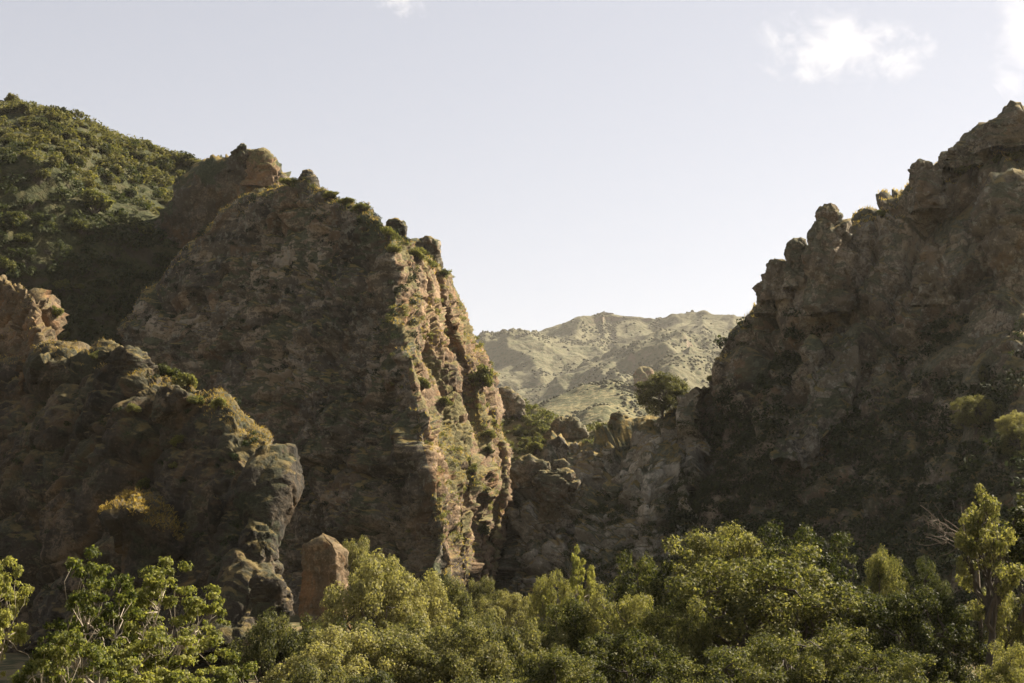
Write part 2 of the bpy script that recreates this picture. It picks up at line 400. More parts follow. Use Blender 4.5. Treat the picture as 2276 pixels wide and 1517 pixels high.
def rock_relief(G, scale=1.0, lump=1.0, crack=1.0, fine=1.0, stretch=(1, 1, 0.7), strata=0.0, seed=0.0, butt=1.3, joint=1.0):
    p = G + seed; st = np.array(stretch)
    w = np.stack([fbm(p * 0.07 / scale + 3, 2), fbm(p * 0.07 / scale + 31, 2), fbm(p * 0.07 / scale + 67, 2)], -1) * 3.4 * scale
    q = p + w
    d = 2.4 * scale * fbm(p * 0.035 / scale, 3) + butt * scale * (ridged(q * np.array([0.06, 0.06, 0.014]) / scale, 2) - 0.5)
    d = d - joint * scale * (1.7 * np.exp(-np.abs(perlin(q * np.array([0.075, 0.075, 0.016]) / scale + 50)) / 0.03) + 0.9 * np.exp(-np.abs(perlin(q * np.array([0.16, 0.16, 0.05]) / scale + 80)) / 0.04))
    t, e, c = facets(q * st / (13.0 * scale))
    d = d + lump * scale * (5.0 * t + 2.4 * c) - crack * scale * 1.8 * np.exp(-e / 0.06)
    t, e, c = facets(q * st / (5.0 * scale) + 5)
    d = d + lump * scale * (2.0 * t + 0.9 * c) - crack * scale * 0.8 * np.exp(-e / 0.07)
    t, e, c = facets((q + 0.5 * w) / (1.9 * scale) + 9)
    d = d + fine * scale * (0.75 * t + 0.3 * c)
    d = d + fine * scale * 0.5 * fbm(p * 0.3 / scale, 5, 0.62)
    return d

# ------------------------------------------------------------------ setting: ground
def ground():
    n = 160
    xs = np.sign(np.linspace(-1, 1, n)) * np.abs(np.linspace(-1, 1, n)) ** 2.2 * 3300
    ys = 300 + np.sign(np.linspace(-1, 1, n)) * np.abs(np.linspace(-1, 1, n)) ** 2.2 * 3500
    X, Y = np.meshgrid(xs, ys, indexing='ij')
    p = np.stack([X, Y, 0 * X], -1)
    Z = 1.2 * fbm(p * 0.02, 3) - 1.5
    Z = Z + 3.0 * sm(100, 260, Y)
    # near bank under the camera; unseen slope behind it added to block sky light
    Z = np.where(Y < 60, Z + (1 - sm(-4, 60, Y)) * 11.0, Z) + np.clip(-Y - 10, 0, 200) * 0.55
    G = np.stack([X, Y, Z], -1)
    idx = np.arange(n * n).reshape(n, n)
    f = np.stack([idx[:-1, :-1], idx[1:, :-1], idx[1:, 1:], idx[:-1, 1:]], -1).reshape(-1, 4)
    o = link('ground', mesh_from('ground', G.reshape(-1, 3), f, M_GROUND, True)); o['kind'] = 'structure'
    def z(x, y):
        return float(Z[np.argmin(np.abs(xs - x)), np.argmin(np.abs(ys - y))])
    return z
ground_z = ground()

# ------------------------------------------------------------------ setting: far hills
def far_disp(amp, wl, seed):
    def f(G, n, u, v):
        p = G + seed
        p = p * np.array([1, 0.55, 0.8])
        lum = voro(G / (wl * 0.035))[0]
        return amp * ridged(p / wl, 3, 0.5) * (0.25 + 0.75 * sm(1.0, 0.55, v)) + amp * 0.06 * (0.6 - lum) + 0.12 * amp * fbm(G / (wl * 0.2), 3)
    return f

def far_hill(name, crest, d_top, d_foot, foot_py, amp, wl, nu, nv, mat, seed, label=None):
    spec = [(px + (px - 1300) * 0.15, foot_py, d_foot, px, py, d_top) for px, py in crest]
    o = loft(name, 'far_hill', columns(spec, 7), nu, nv, far_disp(amp, wl, seed), mat, fit=True); o['kind'] = 'structure'
    return o
far_hill('far1', [(860, 790), (960, 775), (1055, 757), (1090, 742), (1150, 737), (1240, 724), (1300, 705), (1340, 697), (1380, 702), (1410, 710), (1480, 702), (1560, 700), (1640, 698), (1720, 690), (1850, 700)], 3600, 2850, 960, 115, 620, 260, 150, M_FAR, 100)
far_hill('far2', [(1000, 900), (1100, 880), (1190, 862), (1230, 845), (1290, 805), (1345, 785), (1400, 765), (1450, 742), (1500, 734), (1560, 745), (1640, 760), (1720, 770), (1800, 790)], 2900, 2250, 1010, 85, 450, 220, 130, M_FAR, 240)
far_hill('far3', [(1330, 905), (1400, 850), (1440, 815), (1490, 785), (1530, 772), (1570, 778), (1620, 790), (1700, 800), (1800, 830)], 2300, 1800, 1010, 55, 310, 190, 120, M_FAR, 377)
far_hill('far4', [(1080, 960), (1150, 925), (1190, 905), (1260, 872), (1340, 847), (1390, 855), (1420, 868), (1470, 880), (1540, 890), (1640, 900)], 1500, 1180, 1020, 12, 170, 260, 130, M_MIDH, 512)
far_hill('far5', [(1180, 985), (1240, 950), (1280, 925), (1310, 906), (1350, 902), (1380, 915), (1420, 930), (1500, 950)], 1150, 900, 1040, 7, 110, 200, 100, M_MIDH, 611)

# ------------------------------------------------------------------ setting: left hillside
def hill_disp(G, n, u, v):
    l = voro(G / 4.5)[0]
    return 5.0 * fbm(G / 45.0, 4) + 1.2 * (0.6 - l) + 0.5 * fbm(G / 4.0, 3)
def HP(b): return [(0, 0), (0.35, 0.06), (0.7, 0.15), (b, 0.25), (b + 0.03, 0.42), (1, 1)]
hill_spec = [(-260, 1380, 330, -260, 170, 540, HP(.91)), (-100, 1380, 335, -100, 196, 540, HP(.91)), (0, 1380, 338, 0, 226, 540, HP(.91)), (90, 1380, 342, 100, 247, 535, HP(.91)),
             (170, 1380, 346, 180, 269, 530, HP(.9)), (240, 1380, 350, 250, 306, 520, HP(.88)), (330, 1380, 355, 345, 337, 510, HP(.86)), (400, 1380, 360, 420, 361, 500, HP(.84)),
             (480, 1380, 370, 500, 385, 490, HP(.82)), (600, 1380, 380, 620, 430, 480, HP(.8)), (760, 1380, 400, 760, 520, 470, HP(.8))]
hill = loft('hill', 'hillside', columns(hill_spec, 14), 270, 290, hill_disp, M_HILL, back=(0.5, 0.05, 1.6), fit=True); hill['kind'] = 'structure'

# valley side glimpsed through the gap
def gap_disp(G, n, u, v):
    l = voro(G / 3.0)[0]
    return 2.5 * fbm(G / 22.0, 3) + 0.9 * (0.6 - l)
gap_spec = [(1000, 1080, 420, 1000, 850, 480), (1060, 1080, 420, 1070, 862, 480), (1100, 1080, 415, 1110, 874, 475), (1150, 1080, 410, 1160, 890, 470), (1195, 1080, 400, 1200, 912, 460),
            (1225, 1080, 395, 1235, 936, 450), (1280, 1080, 390, 1290, 944, 440), (1340, 1080, 385, 1350, 950, 430), (1420, 1080, 380, 1430, 952, 425)]
gap = loft('gap', 'hillside', columns(gap_spec, 6), 200, 120, gap_disp, M_MIDH); gap['kind'] = 'structure'

# ------------------------------------------------------------------ rock peak behind the crag
pk = [(120, 1360, 372, 290, 600, 405), (160, 1360, 372, 350, 470, 403), (220, 1360, 372, 410, 378, 400), (300, 1360, 372, 450, 351, 398), (380, 1360, 372, 497, 344, 395), (450, 1360, 372, 533, 342, 392),
      (500, 1360, 374, 556, 350, 391), (550, 1360, 376, 580, 352, 391), (600, 1360, 380, 602, 378, 395), (640, 1360, 384, 616, 412, 398), (660, 1360, 410, 615, 430, 425), (640, 1360, 470, 580, 460, 470)]
PKP = [(0, 0), (0.5, 0.35), (1, 1)]
peak = loft('peak', 'rock_peak', columns(pk, 8, PKP), 190, 210, lambda G, n, u, v: rock_relief(G, 0.9, 0.75, 0.8, 1.0, seed=40, butt=0.9), M_PEAK, fit=10)
tag(peak, 'dark jagged rock peak behind the tall central crag, topped by two blunt teeth', 'rock peak')

# ------------------------------------------------------------------ central crag
CR = [(0, 0), (0.45, 0.3), (0.8, 0.7), (1, 1)]
crag_cols = columns([(60, 1380, 440, 190, 810, 420), (150, 1380, 352, 240, 768, 385), (200, 1380, 338, 300, 690, 375), (270, 1380, 326, 345, 632, 366), (350, 1380, 316, 430, 538, 356), (440, 1380, 308, 520, 452, 346), (530, 1380, 302, 605, 414, 338),
                     (620, 1380, 296, 690, 408, 330), (710, 1380, 290, 760, 441, 322), (780, 1380, 281, 806, 463, 313, [(0, 0), (0.5, 0.46), (1, 1)]), (905, 1380, 273, 832, 480, 308, [(0, 0), (1, 1)])], 7, CR)
arete = np.array([(1005, 1380, 266), (985, 1200, 274), (955, 1040, 280), (915, 870, 286), (882, 720, 292), (874, 610, 297), (864, 505, 303)], float)
sil = np.array([(1085, 1380, 300), (1105, 1210, 308), (1131, 1090, 316), (1122, 960, 324), (1082, 830, 332), (1035, 725, 340), (1000, 612, 348)], float)
def lerp(a, b, t): return a + (b - a) * t
def fk(t, dd, py=0):
    c = lerp(arete, sil, t) + np.array([0, py, 0.0]); c[:, 2] += np.array(dd); return c
crag_cols += [arete, fk(.15, [0, -1, -1.5, -.5, 0, 0, 0]), fk(.3, [1, 3, 1, 4, 3, 1, 0]), fk(.44, [0, -2, 1, 2, 0, 0, 0]), fk(.56, [1, 0, -2, 1, -2, -2, 0]), fk(.66, [4, 4, 1.5, 3, 5, 4, 1]),
              fk(.77, [0, -2, 3, -1, 0, -2, -2], -5), fk(.87, [4, 5, 5, 2, 0, 1, 0], -3), fk(.95, [0, 0, 1, -1, 0, 0, 0]), sil,
              sil + np.array([-30, 0, 40]), sil + np.array([-110, 20, 110])]
crag_cols = [np.asarray(c) for c in crag_cols]
NA = 11; NCOL = len(crag_cols)
def crag_disp(G, n, u, v):
    X, Y = proj(G)
    ax = np.interp(Y, arete[::-1, 1], arete[::-1, 0])
    face = np.maximum(sm(14, -22, X - ax + 14 * perlin(G * 0.05)), sm(0.93, 0.97, v))
    d = rock_relief(G, 1.0, 0.8, 0.8, 1.0, (1, 1, 0.9), 0.0, 0.0, 1.6)
    st = ridged((G + 2.5 * perlin(G * 0.1)[..., None]) * np.array([0.035, 0.035, 0.22]), 3) * 0.7
    pocks = voro(G / 2.4 + 40)[0]
    d = d + (st - 0.8 * np.exp(-(pocks / 0.26) ** 2))
    # slabs and flutes that run down the flank
    sl = np.stack([u * 70 - v * 6 + 1.2 * perlin(G * 0.06), v * 5.0 + 1.5 * perlin(G * 0.05 + 9), 0 * u], -1)
    t1, e1, c1 = facets(sl); t2, e2, c2 = facets(sl * np.array([2.6, 2.2, 1]) + 3)
    e = 2.6 * t1 + 1.6 * c1 - 0.8 * np.exp(-e1 / 0.05) + 0.9 * t2 + 0.5 * c2 + 0.7 * (ridged(sl * np.array([1.6, 0.35, 1]), 2) - 0.5) + 1.2 * fbm(G * 0.05, 3) + 0.4 * fbm(G * 0.35, 4, 0.6)
    e = e + 0.35 * ridged(np.stack([u * 330 - v * 60, v * 22, 0 * u], -1) + perlin(G * 0.1)[..., None], 2)
    notch = np.exp(-((X - ax) / 30) ** 2) * (5.0 * perlin(G * 0.05 + 20) + 2.5 * perlin(G * 0.13 + 9))
    return (face * d + (1 - face) * (0.8 * e + 0.22 * d) + notch) * (1 - 0.5 * sm(0.75, 0.86, v))
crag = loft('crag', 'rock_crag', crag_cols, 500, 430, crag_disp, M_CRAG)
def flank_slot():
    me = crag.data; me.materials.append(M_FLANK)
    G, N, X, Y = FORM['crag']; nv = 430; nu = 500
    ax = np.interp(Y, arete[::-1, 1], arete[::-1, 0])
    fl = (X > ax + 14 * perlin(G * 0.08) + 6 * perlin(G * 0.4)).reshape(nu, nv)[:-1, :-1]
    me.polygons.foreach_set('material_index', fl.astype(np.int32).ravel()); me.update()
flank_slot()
tag(crag, 'tall pyramid-shaped rock crag left of the gap, sunlit fluted flank on its right', 'crag')

# ------------------------------------------------------------------ cliff on the right
CL = [(0, 0), (0.3, 0.36), (0.55, 0.66), (0.72, 0.8), (1, 1)]
CLV = [(0, 0), (0.35, 0.3), (0.7, 0.62), (1, 1)]
cl = [(1060, 1400, 395, 1085, 1080, 400, CLV), (1085, 1400, 345, 1105, 1065, 352, CLV), (1120, 1395, 300, 1136, 1038, 326, CLV), (1150, 1395, 293, 1160, 1015, 326, CLV), (1200, 1395, 287, 1205, 987, 326, CLV), (1260, 1395, 281, 1265, 968, 324, CLV), (1330, 1400, 275, 1330, 960, 322, CLV),
      (1375, 1400, 270, 1376, 938, 321, CLV), (1440, 1405, 264, 1450, 918, 320, CLV), (1490, 1405, 260, 1515, 893, 318, CL), (1530, 1410, 255, 1570, 838, 316, CL), (1560, 1410, 250, 1600, 792, 314, CL),
      (1590, 1415, 245, 1613, 740, 313, CL), (1630, 1420, 240, 1648, 702, 311, CL), (1680, 1425, 233, 1690, 655, 309, CL), (1730, 1430, 226, 1740, 610, 307, CL), (1780, 1435, 220, 1790, 575, 305, CL),
      (1850, 1440, 212, 1855, 500, 302, CL), (1910, 1450, 205, 1900, 468, 300, CL), (1990, 1460, 195, 1970, 420, 297, CL), (2050, 1470, 187, 2030, 400, 294, CL), (2100, 1475, 180, 2070, 362, 292, CL),
      (2180, 1490, 172, 2150, 338, 289, CL), (2260, 1500, 163, 2205, 296, 286, CL), (2350, 1510, 152, 2280, 248, 282, CL), (2480, 1525, 138, 2400, 320, 276, CL), (2700, 1540, 120, 2600, 540, 268, CL)]
def cliff_disp(G, n, u, v):
    d = rock_relief(G, 1.3, 0.8, 1.1, 0.75, (1, 1, 0.5), 0.0, 77.0, 2.0, 0.7)
    low = sm(0.72, 0.4, v)
    sh = voro(G / 3.0 + 70)[0]
    return d * (1 - 0.35 * low) + low * 1.1 * (0.55 - sh) - 4.0 * sm(0.16, 0.0, u)
low = loft('low', 'low_cliff', columns(cl[:11], 9), 230, 240, lambda G, n, u, v: rock_relief(G, 0.85, 1.2, 1.5, 1.0, (0.8, 1, 1.1), 0.0, 310.0, 0.8), M_PALE, back=(0.3, 0.06, 1.4), fit=True)
tag(low, 'low pale rock cliff with cracked blocks under the saddle in the middle', 'cliff')
cl = [(1400, 1402, 292, 1420, 990, 345, CLV), (1450, 1405, 274, 1480, 950, 332, CLV)] + [(a_, b_, c_ + 6 * max(0, 1700 - a_) / 200, d_, e_, f_ + 6 * max(0, 1700 - a_) / 200, g_) for a_, b_, c_, d_, e_, f_, g_ in cl[9:]]
cliff = loft('cliff', 'cliff', columns(cl, 9), 420, 400, cliff_disp, M_CLIFF, back=(0.3, 0.06, 1.4), fit=True)
tag(cliff, 'long shaded rock cliff on the right, rising from the saddle to the frame edge', 'cliff')

# ------------------------------------------------------------------ outcrops front left
OC = [(0, 0), (0.4, 0.22), (0.75, 0.5), (0.9, 0.72), (1, 1)]
oc = [(-160, 1450, 206, -160, 880, 240), (-80, 1450, 200, -70, 850, 234), (0, 1450, 194, 0, 832, 228), (60, 1450, 189, 60, 815, 223), (130, 1450, 184, 130, 802, 217), (200, 1450, 179, 200, 803, 212), (255, 1450, 175, 255, 778, 207), (300, 1450, 171, 300, 792, 203),
      (360, 1450, 166, 352, 826, 197), (430, 1450, 160, 428, 856, 190), (490, 1440, 156, 505, 874, 184), (530, 1430, 153, 560, 930, 180), (570, 1420, 151, 612, 978, 176), (600, 1400, 150, 650, 1008, 173)]
oc_cols = columns(oc, 7, OC)
osil = np.array([(610, 1440, 150), (645, 1310, 152), (662, 1240, 154), (654, 1170, 157), (664, 1115, 160), (668, 1075, 164), (656, 1028, 171)], float)
osil = osil + np.array([-45, 12, 7])
oc_cols = [np.asarray(c) for c in oc_cols[:-1]] + [osil + np.array([-26, -3, -2.0]), osil + np.array([-8, 0, 0.5]), osil + np.array([0, 0, 4.0]), osil + np.array([-10, 3, 9]), osil + np.array([-50, 12, 20]), osil + np.array([-150, 40, 46])]
def out_disp(G, n, u, v):
    q = G + np.stack([perlin(G * 0.12 + 3), perlin(G * 0.12 + 31), perlin(G * 0.12 + 67)], -1) * 2.2
    d = 1.6 * fbm(G * 0.05, 2)
    for sz, am, cr in ((17.0, 4.2, 1.8), (7.0, 1.0, 0.9)):
        f1, f2, c = voro(q * np.array([1, 1, 0.75]) / sz + sz)
        d = d + am * (0.6 - f1 * f1) + 0.35 * am * (c - 0.5) - cr * np.exp(-(f2 - f1) / 0.07)
    t, e, c = facets(q / 1.6)
    t2, e2, c2 = facets(q / 4.2 + 11)
    calm = sm(0.35, 0.55, u) * (1 - 0.75 * sm(0.76, 0.83, u))
    return (d + 0.9 * t2 + 0.4 * c2 - 0.4 * np.exp(-e2 / 0.06)) * (1 - 0.72 * calm) + 0.4 * t + 0.12 * c + 0.3 * fbm(G * 0.4, 5, 0.6)
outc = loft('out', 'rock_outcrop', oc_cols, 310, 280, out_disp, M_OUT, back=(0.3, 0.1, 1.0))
tag(outc, 'broad dark rounded rock outcrop at lower left with a sunlit rim and blunt snout', 'outcrop')
o2 = columns([(-140, 1000, 250, -140, 570, 268), (-60, 1000, 240, -60, 598, 257), (0, 1000, 232, 2, 622, 248), (40, 1000, 225, 48, 642, 241)], 7, OC)
o2s = np.array([(70, 1000, 220), (62, 870, 222), (70, 815, 224), (106, 790, 226), (110, 745, 229), (96, 715, 232), (100, 680, 236)], float)
o2 = [np.asarray(c) for c in o2] + [np.array([(60, 1000, 219), (58, 870, 220), (62, 815, 221), (85, 780, 223), (88, 740, 226), (76, 705, 230), (76, 660, 235)], float), o2s, o2s + np.array([-18, 0, 14]), o2s + np.array([-80, 20, 40])]
out2 = loft('out2', 'rock_outcrop', o2, 170, 170, lambda G, n, u, v: rock_relief(G, 0.6, 0.7, 0.8, 0.9, (1, 1, 0.8), 0.0, 190.0, 0.6), M_SLAB, back=(0.3, 0.1, 1.0))
tag(out2, 'smaller rock outcrop cut by the left edge with an orange sunlit end', 'outcrop')

# ------------------------------------------------------------------ boulders and pinnacles
def stack_rock(name, rows, d, thick, mat, label, cat='boulder', power=2.6, scale=0.35, seed=0.0, nu=60, nv=54, lean=0.0, turn=0.0, amp=1.0):
    """rows: (py, left px, right px) from top to foot; the body is as deep as thick x its width"""
    rows = np.array(rows, float)
    P = W((rows[:, 1] + rows[:, 2]) / 2, rows[:, 0], np.full(len(rows), d))
    wdt = (rows[:, 2] - rows[:, 1]) / 2 / F * d
    t = np.concatenate([[0], np.cumsum(np.abs(np.diff(P[:, 2])))]); t /= t[-1]
    tn = np.linspace(0, 1, nv)
    cx = np.interp(tn, t, P[:, 0]); cz = np.interp(tn, t, P[:, 2]); w = np.interp(tn, t, wdt)
    w = w * np.minimum(1, np.sqrt(np.clip(tn / 0.05, 0.0, 1)) * 0.97 + 0.03)
    wm = w.max()
    dep = (0.55 * w + 0.45 * wm * np.minimum(1, np.sqrt(tn / 0.12 + 0.01))) * thick
    a = np.linspace(0, 2 * math.pi, nu, endpoint=False)
    ca, sa = np.cos(a), np.sin(a)
    sx = np.sign(ca) * np.abs(ca) ** (2 / power); sy = np.sign(sa) * np.abs(sa) ** (2 / power)
    X = cx[:, None] + w[:, None] * sx; Y = d + dep[:, None] * sy + lean * (cz[0] - cz)[:, None] * -1; Z = cz[:, None] + 0 * X
    if turn:
        c, s = math.cos(turn), math.sin(turn); dx = X - cx[:, None]; dy = Y - d
        X = cx[:, None] + dx * c - dy * s; Y = d + dx * s + dy * c
    G = np.stack([X, Y, Z], -1)
    Gc = np.concatenate([G[:, -1:], G, G[:, :1]], 1)
    n = grid_normals(Gc)[:, 1:-1]
    out = G - np.stack([cx, np.full(nv, d), cz], -1)[:, None]
    if (n * out).sum(-1).mean() < 0: n = -n
    G = G + n * amp * rock_relief(G, scale, 0.6, 0.7, 0.9, (1, 1, 0.8), 0.0, seed, joint=0.25)[..., None]
    V = np.concatenate([G.reshape(-1, 3), G[0].mean(0)[None] + np.array([[0, 0, 0.05 * wm]])])
    idx = np.arange(nu * nv).reshape(nv, nu); nx = np.roll(idx, -1, 1)
    f = np.stack([idx[:-1], idx[1:], nx[1:], nx[:-1]], -1).reshape(-1, 4)
    capf = np.stack([idx[0], nx[0], np.full(nu, nu * nv), np.full(nu, nu * nv)], -1)
    vv = V; me = bpy.data.meshes.new(name)
    me.from_pydata(vv.tolist(), [], f.tolist() + [[int(q[2]), int(q[0]), int(q[1])] for q in capf]); me.materials.append(mat)
    me.polygons.foreach_set('use_smooth', np.ones(len(me.polygons), bool)); me.update()
    # set the origin at the foot
    c0 = Vector((float(cx[-1]), float(d), float(cz[-1]))); me.transform(Matrix.Translation(-c0))
    o = link(name, me, loc=c0); tag(o, label, cat, None, 'thing')
    FORM[label] = (G.reshape(-1, 3), n.reshape(-1, 3), *[q.ravel() for q in proj(G)])
    return o

stack_rock('standing_slab', [(1189, 706, 730), (1197, 690, 745), (1208, 675, 762), (1226, 671, 772), (1300, 674, 770), (1350, 672, 768), (1420, 668, 772)], 150, 0.55, M_SLAB, 'upright orange-brown rock slab with a pointed top beside the outcrop snout', 'rock slab', 6.0, 0.16, 3, turn=-0.5, amp=0.6)
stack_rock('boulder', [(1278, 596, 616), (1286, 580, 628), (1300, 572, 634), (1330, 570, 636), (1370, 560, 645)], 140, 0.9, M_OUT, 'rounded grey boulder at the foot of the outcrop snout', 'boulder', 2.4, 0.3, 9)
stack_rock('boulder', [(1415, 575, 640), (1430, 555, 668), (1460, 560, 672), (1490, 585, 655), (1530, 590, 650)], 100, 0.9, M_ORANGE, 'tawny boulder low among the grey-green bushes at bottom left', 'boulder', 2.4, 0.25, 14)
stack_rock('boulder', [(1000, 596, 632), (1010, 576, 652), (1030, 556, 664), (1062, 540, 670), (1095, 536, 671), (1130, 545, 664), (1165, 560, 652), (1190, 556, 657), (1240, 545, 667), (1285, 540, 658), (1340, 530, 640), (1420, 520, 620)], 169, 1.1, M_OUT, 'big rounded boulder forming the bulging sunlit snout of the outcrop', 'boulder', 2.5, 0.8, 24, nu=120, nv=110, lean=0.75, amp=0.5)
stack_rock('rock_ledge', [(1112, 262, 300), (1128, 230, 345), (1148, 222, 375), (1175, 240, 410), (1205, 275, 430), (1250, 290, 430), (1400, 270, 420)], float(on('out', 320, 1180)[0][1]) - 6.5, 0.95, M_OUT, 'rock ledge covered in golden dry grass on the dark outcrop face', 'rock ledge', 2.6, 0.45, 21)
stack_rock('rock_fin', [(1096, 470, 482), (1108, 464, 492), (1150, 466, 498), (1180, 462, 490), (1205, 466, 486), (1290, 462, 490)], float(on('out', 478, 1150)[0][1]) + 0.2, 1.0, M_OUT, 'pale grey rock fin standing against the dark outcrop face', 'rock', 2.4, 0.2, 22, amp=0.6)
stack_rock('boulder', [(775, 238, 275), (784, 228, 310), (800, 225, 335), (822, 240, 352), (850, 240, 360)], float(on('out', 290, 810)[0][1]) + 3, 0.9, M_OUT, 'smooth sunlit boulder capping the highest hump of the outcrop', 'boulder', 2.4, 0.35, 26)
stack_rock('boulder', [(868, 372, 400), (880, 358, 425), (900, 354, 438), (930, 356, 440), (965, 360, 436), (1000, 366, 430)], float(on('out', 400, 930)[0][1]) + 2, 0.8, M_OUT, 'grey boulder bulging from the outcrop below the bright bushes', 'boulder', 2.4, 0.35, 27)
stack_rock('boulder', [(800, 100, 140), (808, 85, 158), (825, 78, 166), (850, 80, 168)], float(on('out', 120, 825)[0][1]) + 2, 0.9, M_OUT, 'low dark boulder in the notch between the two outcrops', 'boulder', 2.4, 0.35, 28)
# crag top
stack_rock('pinnacle', [(378, 680, 692), (388, 670, 702), (402, 663, 706), (415, 658, 708), (440, 650, 715)], 330, 0.8, M_CRAG, 'small rounded rock knob on the very top of the central crag', 'pinnacle', 2.3, 0.4, 31, amp=0.8)
stack_rock('boulder', [(486, 866, 890), (492, 858, 898), (505, 858, 901), (530, 862, 903), (560, 866, 906)], 318, 0.9, M_CRAG, 'square-topped boulder against the sky on the crag shoulder', 'boulder', 4.0, 0.35, 33, amp=0.7)
stack_rock('boulder', [(532, 915, 950), (540, 900, 972), (555, 898, 980), (580, 905, 986), (630, 915, 992)], 335, 0.9, M_CRAG, 'broad flat boulder on the crag shoulder above the sunlit flank', 'boulder', 3.2, 0.45, 35, amp=0.8)
stack_rock('pinnacle', [(319, 529, 539), (325, 518, 548), (334, 508, 553), (350, 500, 556), (380, 494, 560)], 386, 0.8, M_PEAK, 'blunt tooth at the summit of the dark rock peak', 'pinnacle', 2.6, 0.7, 36)
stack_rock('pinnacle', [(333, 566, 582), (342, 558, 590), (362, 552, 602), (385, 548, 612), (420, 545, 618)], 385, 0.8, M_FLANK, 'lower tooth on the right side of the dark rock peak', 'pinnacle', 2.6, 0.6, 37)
# cliff crest
stack_rock('pinnacle', [(455, 1840, 1852), (470, 1828, 1864), (495, 1812, 1880), (530, 1798, 1895), (575, 1790, 1902), (610, 1794, 1892), (640, 1800, 1880), (700, 1800, 1880)], 288, 0.75, M_CLIFF, 'tallest pointed rock pinnacle on the cliff skyline', 'pinnacle', 2.6, 0.6, 41, amp=1.25)
stack_rock('pinnacle', [(530, 1768, 1784), (538, 1754, 1787), (560, 1748, 1788), (600, 1746, 1790), (640, 1744, 1792)], 296, 0.8, M_CLIFF, 'narrow rock block tucked against the left side of the tallest pinnacle', 'pinnacle', 3.0, 0.45, 43, amp=0.8)
stack_rock('boulder', [(577, 1724, 1748), (583, 1710, 1752), (600, 1700, 1755), (628, 1696, 1758), (670, 1694, 1770)], 298, 0.9, M_CLIFF, 'rounded boulder on the cliff edge one step below the narrow block', 'boulder', 2.6, 0.5, 45)
stack_rock('boulder', [(629, 1690, 1706), (634, 1684, 1715), (660, 1682, 1718), (700, 1680, 1725)], 300, 0.9, M_CLIFF, 'lowest squared boulder of the steps down the cliff skyline', 'boulder', 3.2, 0.4, 47)
stack_rock('boulder', [(355, 2045, 2065), (364, 2034, 2085), (385, 2026, 2095), (410, 2024, 2100), (470, 2020, 2100)], 284, 0.9, M_CLIFF, 'dark upright boulder on the cliff skyline beside the pale round bush', 'boulder', 2.8, 0.5, 49)
stack_rock('boulder', [(336, 2105, 2118), (342, 2096, 2130), (355, 2092, 2136), (375, 2090, 2140)], 284, 0.9, M_CLIFF, 'small round boulder on the cliff skyline between two larger ones', 'boulder', 2.6, 0.35, 51)
stack_rock('boulder', [(328, 2135, 2165), (336, 2120, 2185), (352, 2115, 2200), (375, 2112, 2205)], 281, 0.9, M_CLIFF, 'wide low boulder on the cliff skyline above the pale round bush', 'boulder', 2.8, 0.4, 53)
stack_rock('rock_slab', [(262, 2240, 2300), (280, 2195, 2340), (300, 2168, 2350), (322, 2154, 2350), (350, 2150, 2350)], 280, 1.0, M_CLIFF, 'layered rock cap at the top right corner of the cliff', 'rock slab', 2.8, 0.7, 55)
stack_rock('rock_pillar', [(395, 2225, 2290), (410, 2205, 2320), (450, 2195, 2330), (550, 2192, 2330), (600, 2198, 2320), (680, 2200, 2320)], 262, 0.6, M_CLIFF, 'thick brown rock pillar at the right frame edge', 'rock pillar', 3.0, 0.9, 57)
stack_rock('rock_pillar', [(520, 2060, 2090), (540, 2040, 2105), (580, 2030, 2110), (610, 2030, 2104), (680, 2036, 2100)], 262, 0.7, M_CLIFF, 'stubby brown rock pillar in the middle of the cliff face', 'rock pillar', 2.8, 0.7, 59)
stack_rock('rock_slab', [(745, 1830, 1895), (765, 1805, 1925), (850, 1785, 1925), (930, 1750, 1890), (990, 1725, 1840), (1040, 1715, 1800)], float(on('cliff', 1840, 860)[0][1]) + 4.0, 0.3, M_GREY, 'broad pale grey rock slab in the middle of the shaded right slope', 'rock slab', 2.6, 1.0, 60, lean=0.5, amp=1.5)
# the pale blocks of the low cliff
stack_rock('boulder', [(1020, 1150, 1205), (1030, 1140, 1220), (1048, 1138, 1218), (1062, 1145, 1190), (1085, 1150, 1185)], 305, 0.5, M_CLIFF, 'pale wedge-shaped block at the upper left corner of the low cliff', 'boulder', 3.0, 0.4, 61)
stack_rock('boulder', [(1038, 1220, 1255), (1050, 1195, 1272), (1072, 1182, 1280), (1090, 1195, 1250), (1115, 1205, 1240)], 303, 0.45, M_CLIFF, 'large pale flat-faced block in the low cliff', 'boulder', 3.0, 0.4, 63)
stack_rock('boulder', [(922, 1364, 1384), (927, 1357, 1392), (938, 1354, 1396), (965, 1348, 1402)], float(on('low', 1376, 948)[0][1]) + 1.5, 0.9, M_CLIFF, 'brown boulder perched on the saddle beside the lone tree', 'boulder', 2.6, 0.4, 65)
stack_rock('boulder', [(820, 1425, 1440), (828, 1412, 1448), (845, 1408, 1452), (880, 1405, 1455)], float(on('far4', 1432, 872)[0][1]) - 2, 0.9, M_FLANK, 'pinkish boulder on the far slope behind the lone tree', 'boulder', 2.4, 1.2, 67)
stack_rock('rock_spire', [(872, 1120, 1130), (882, 1110, 1146), (900, 1104, 1160), (925, 1100, 1170)], 452, 0.8, M_CLIFF, 'brown rock crest seen through the gap beside the crag', 'rock', 2.6, 0.7, 69)
stack_rock('rock_spire', [(928, 1240, 1252), (937, 1228, 1276), (955, 1222, 1288), (975, 1216, 1296)], 410, 0.8, M_CLIFF, 'low reddish rock behind the saddle at the foot of the far hills', 'rock', 2.6, 0.6, 71)

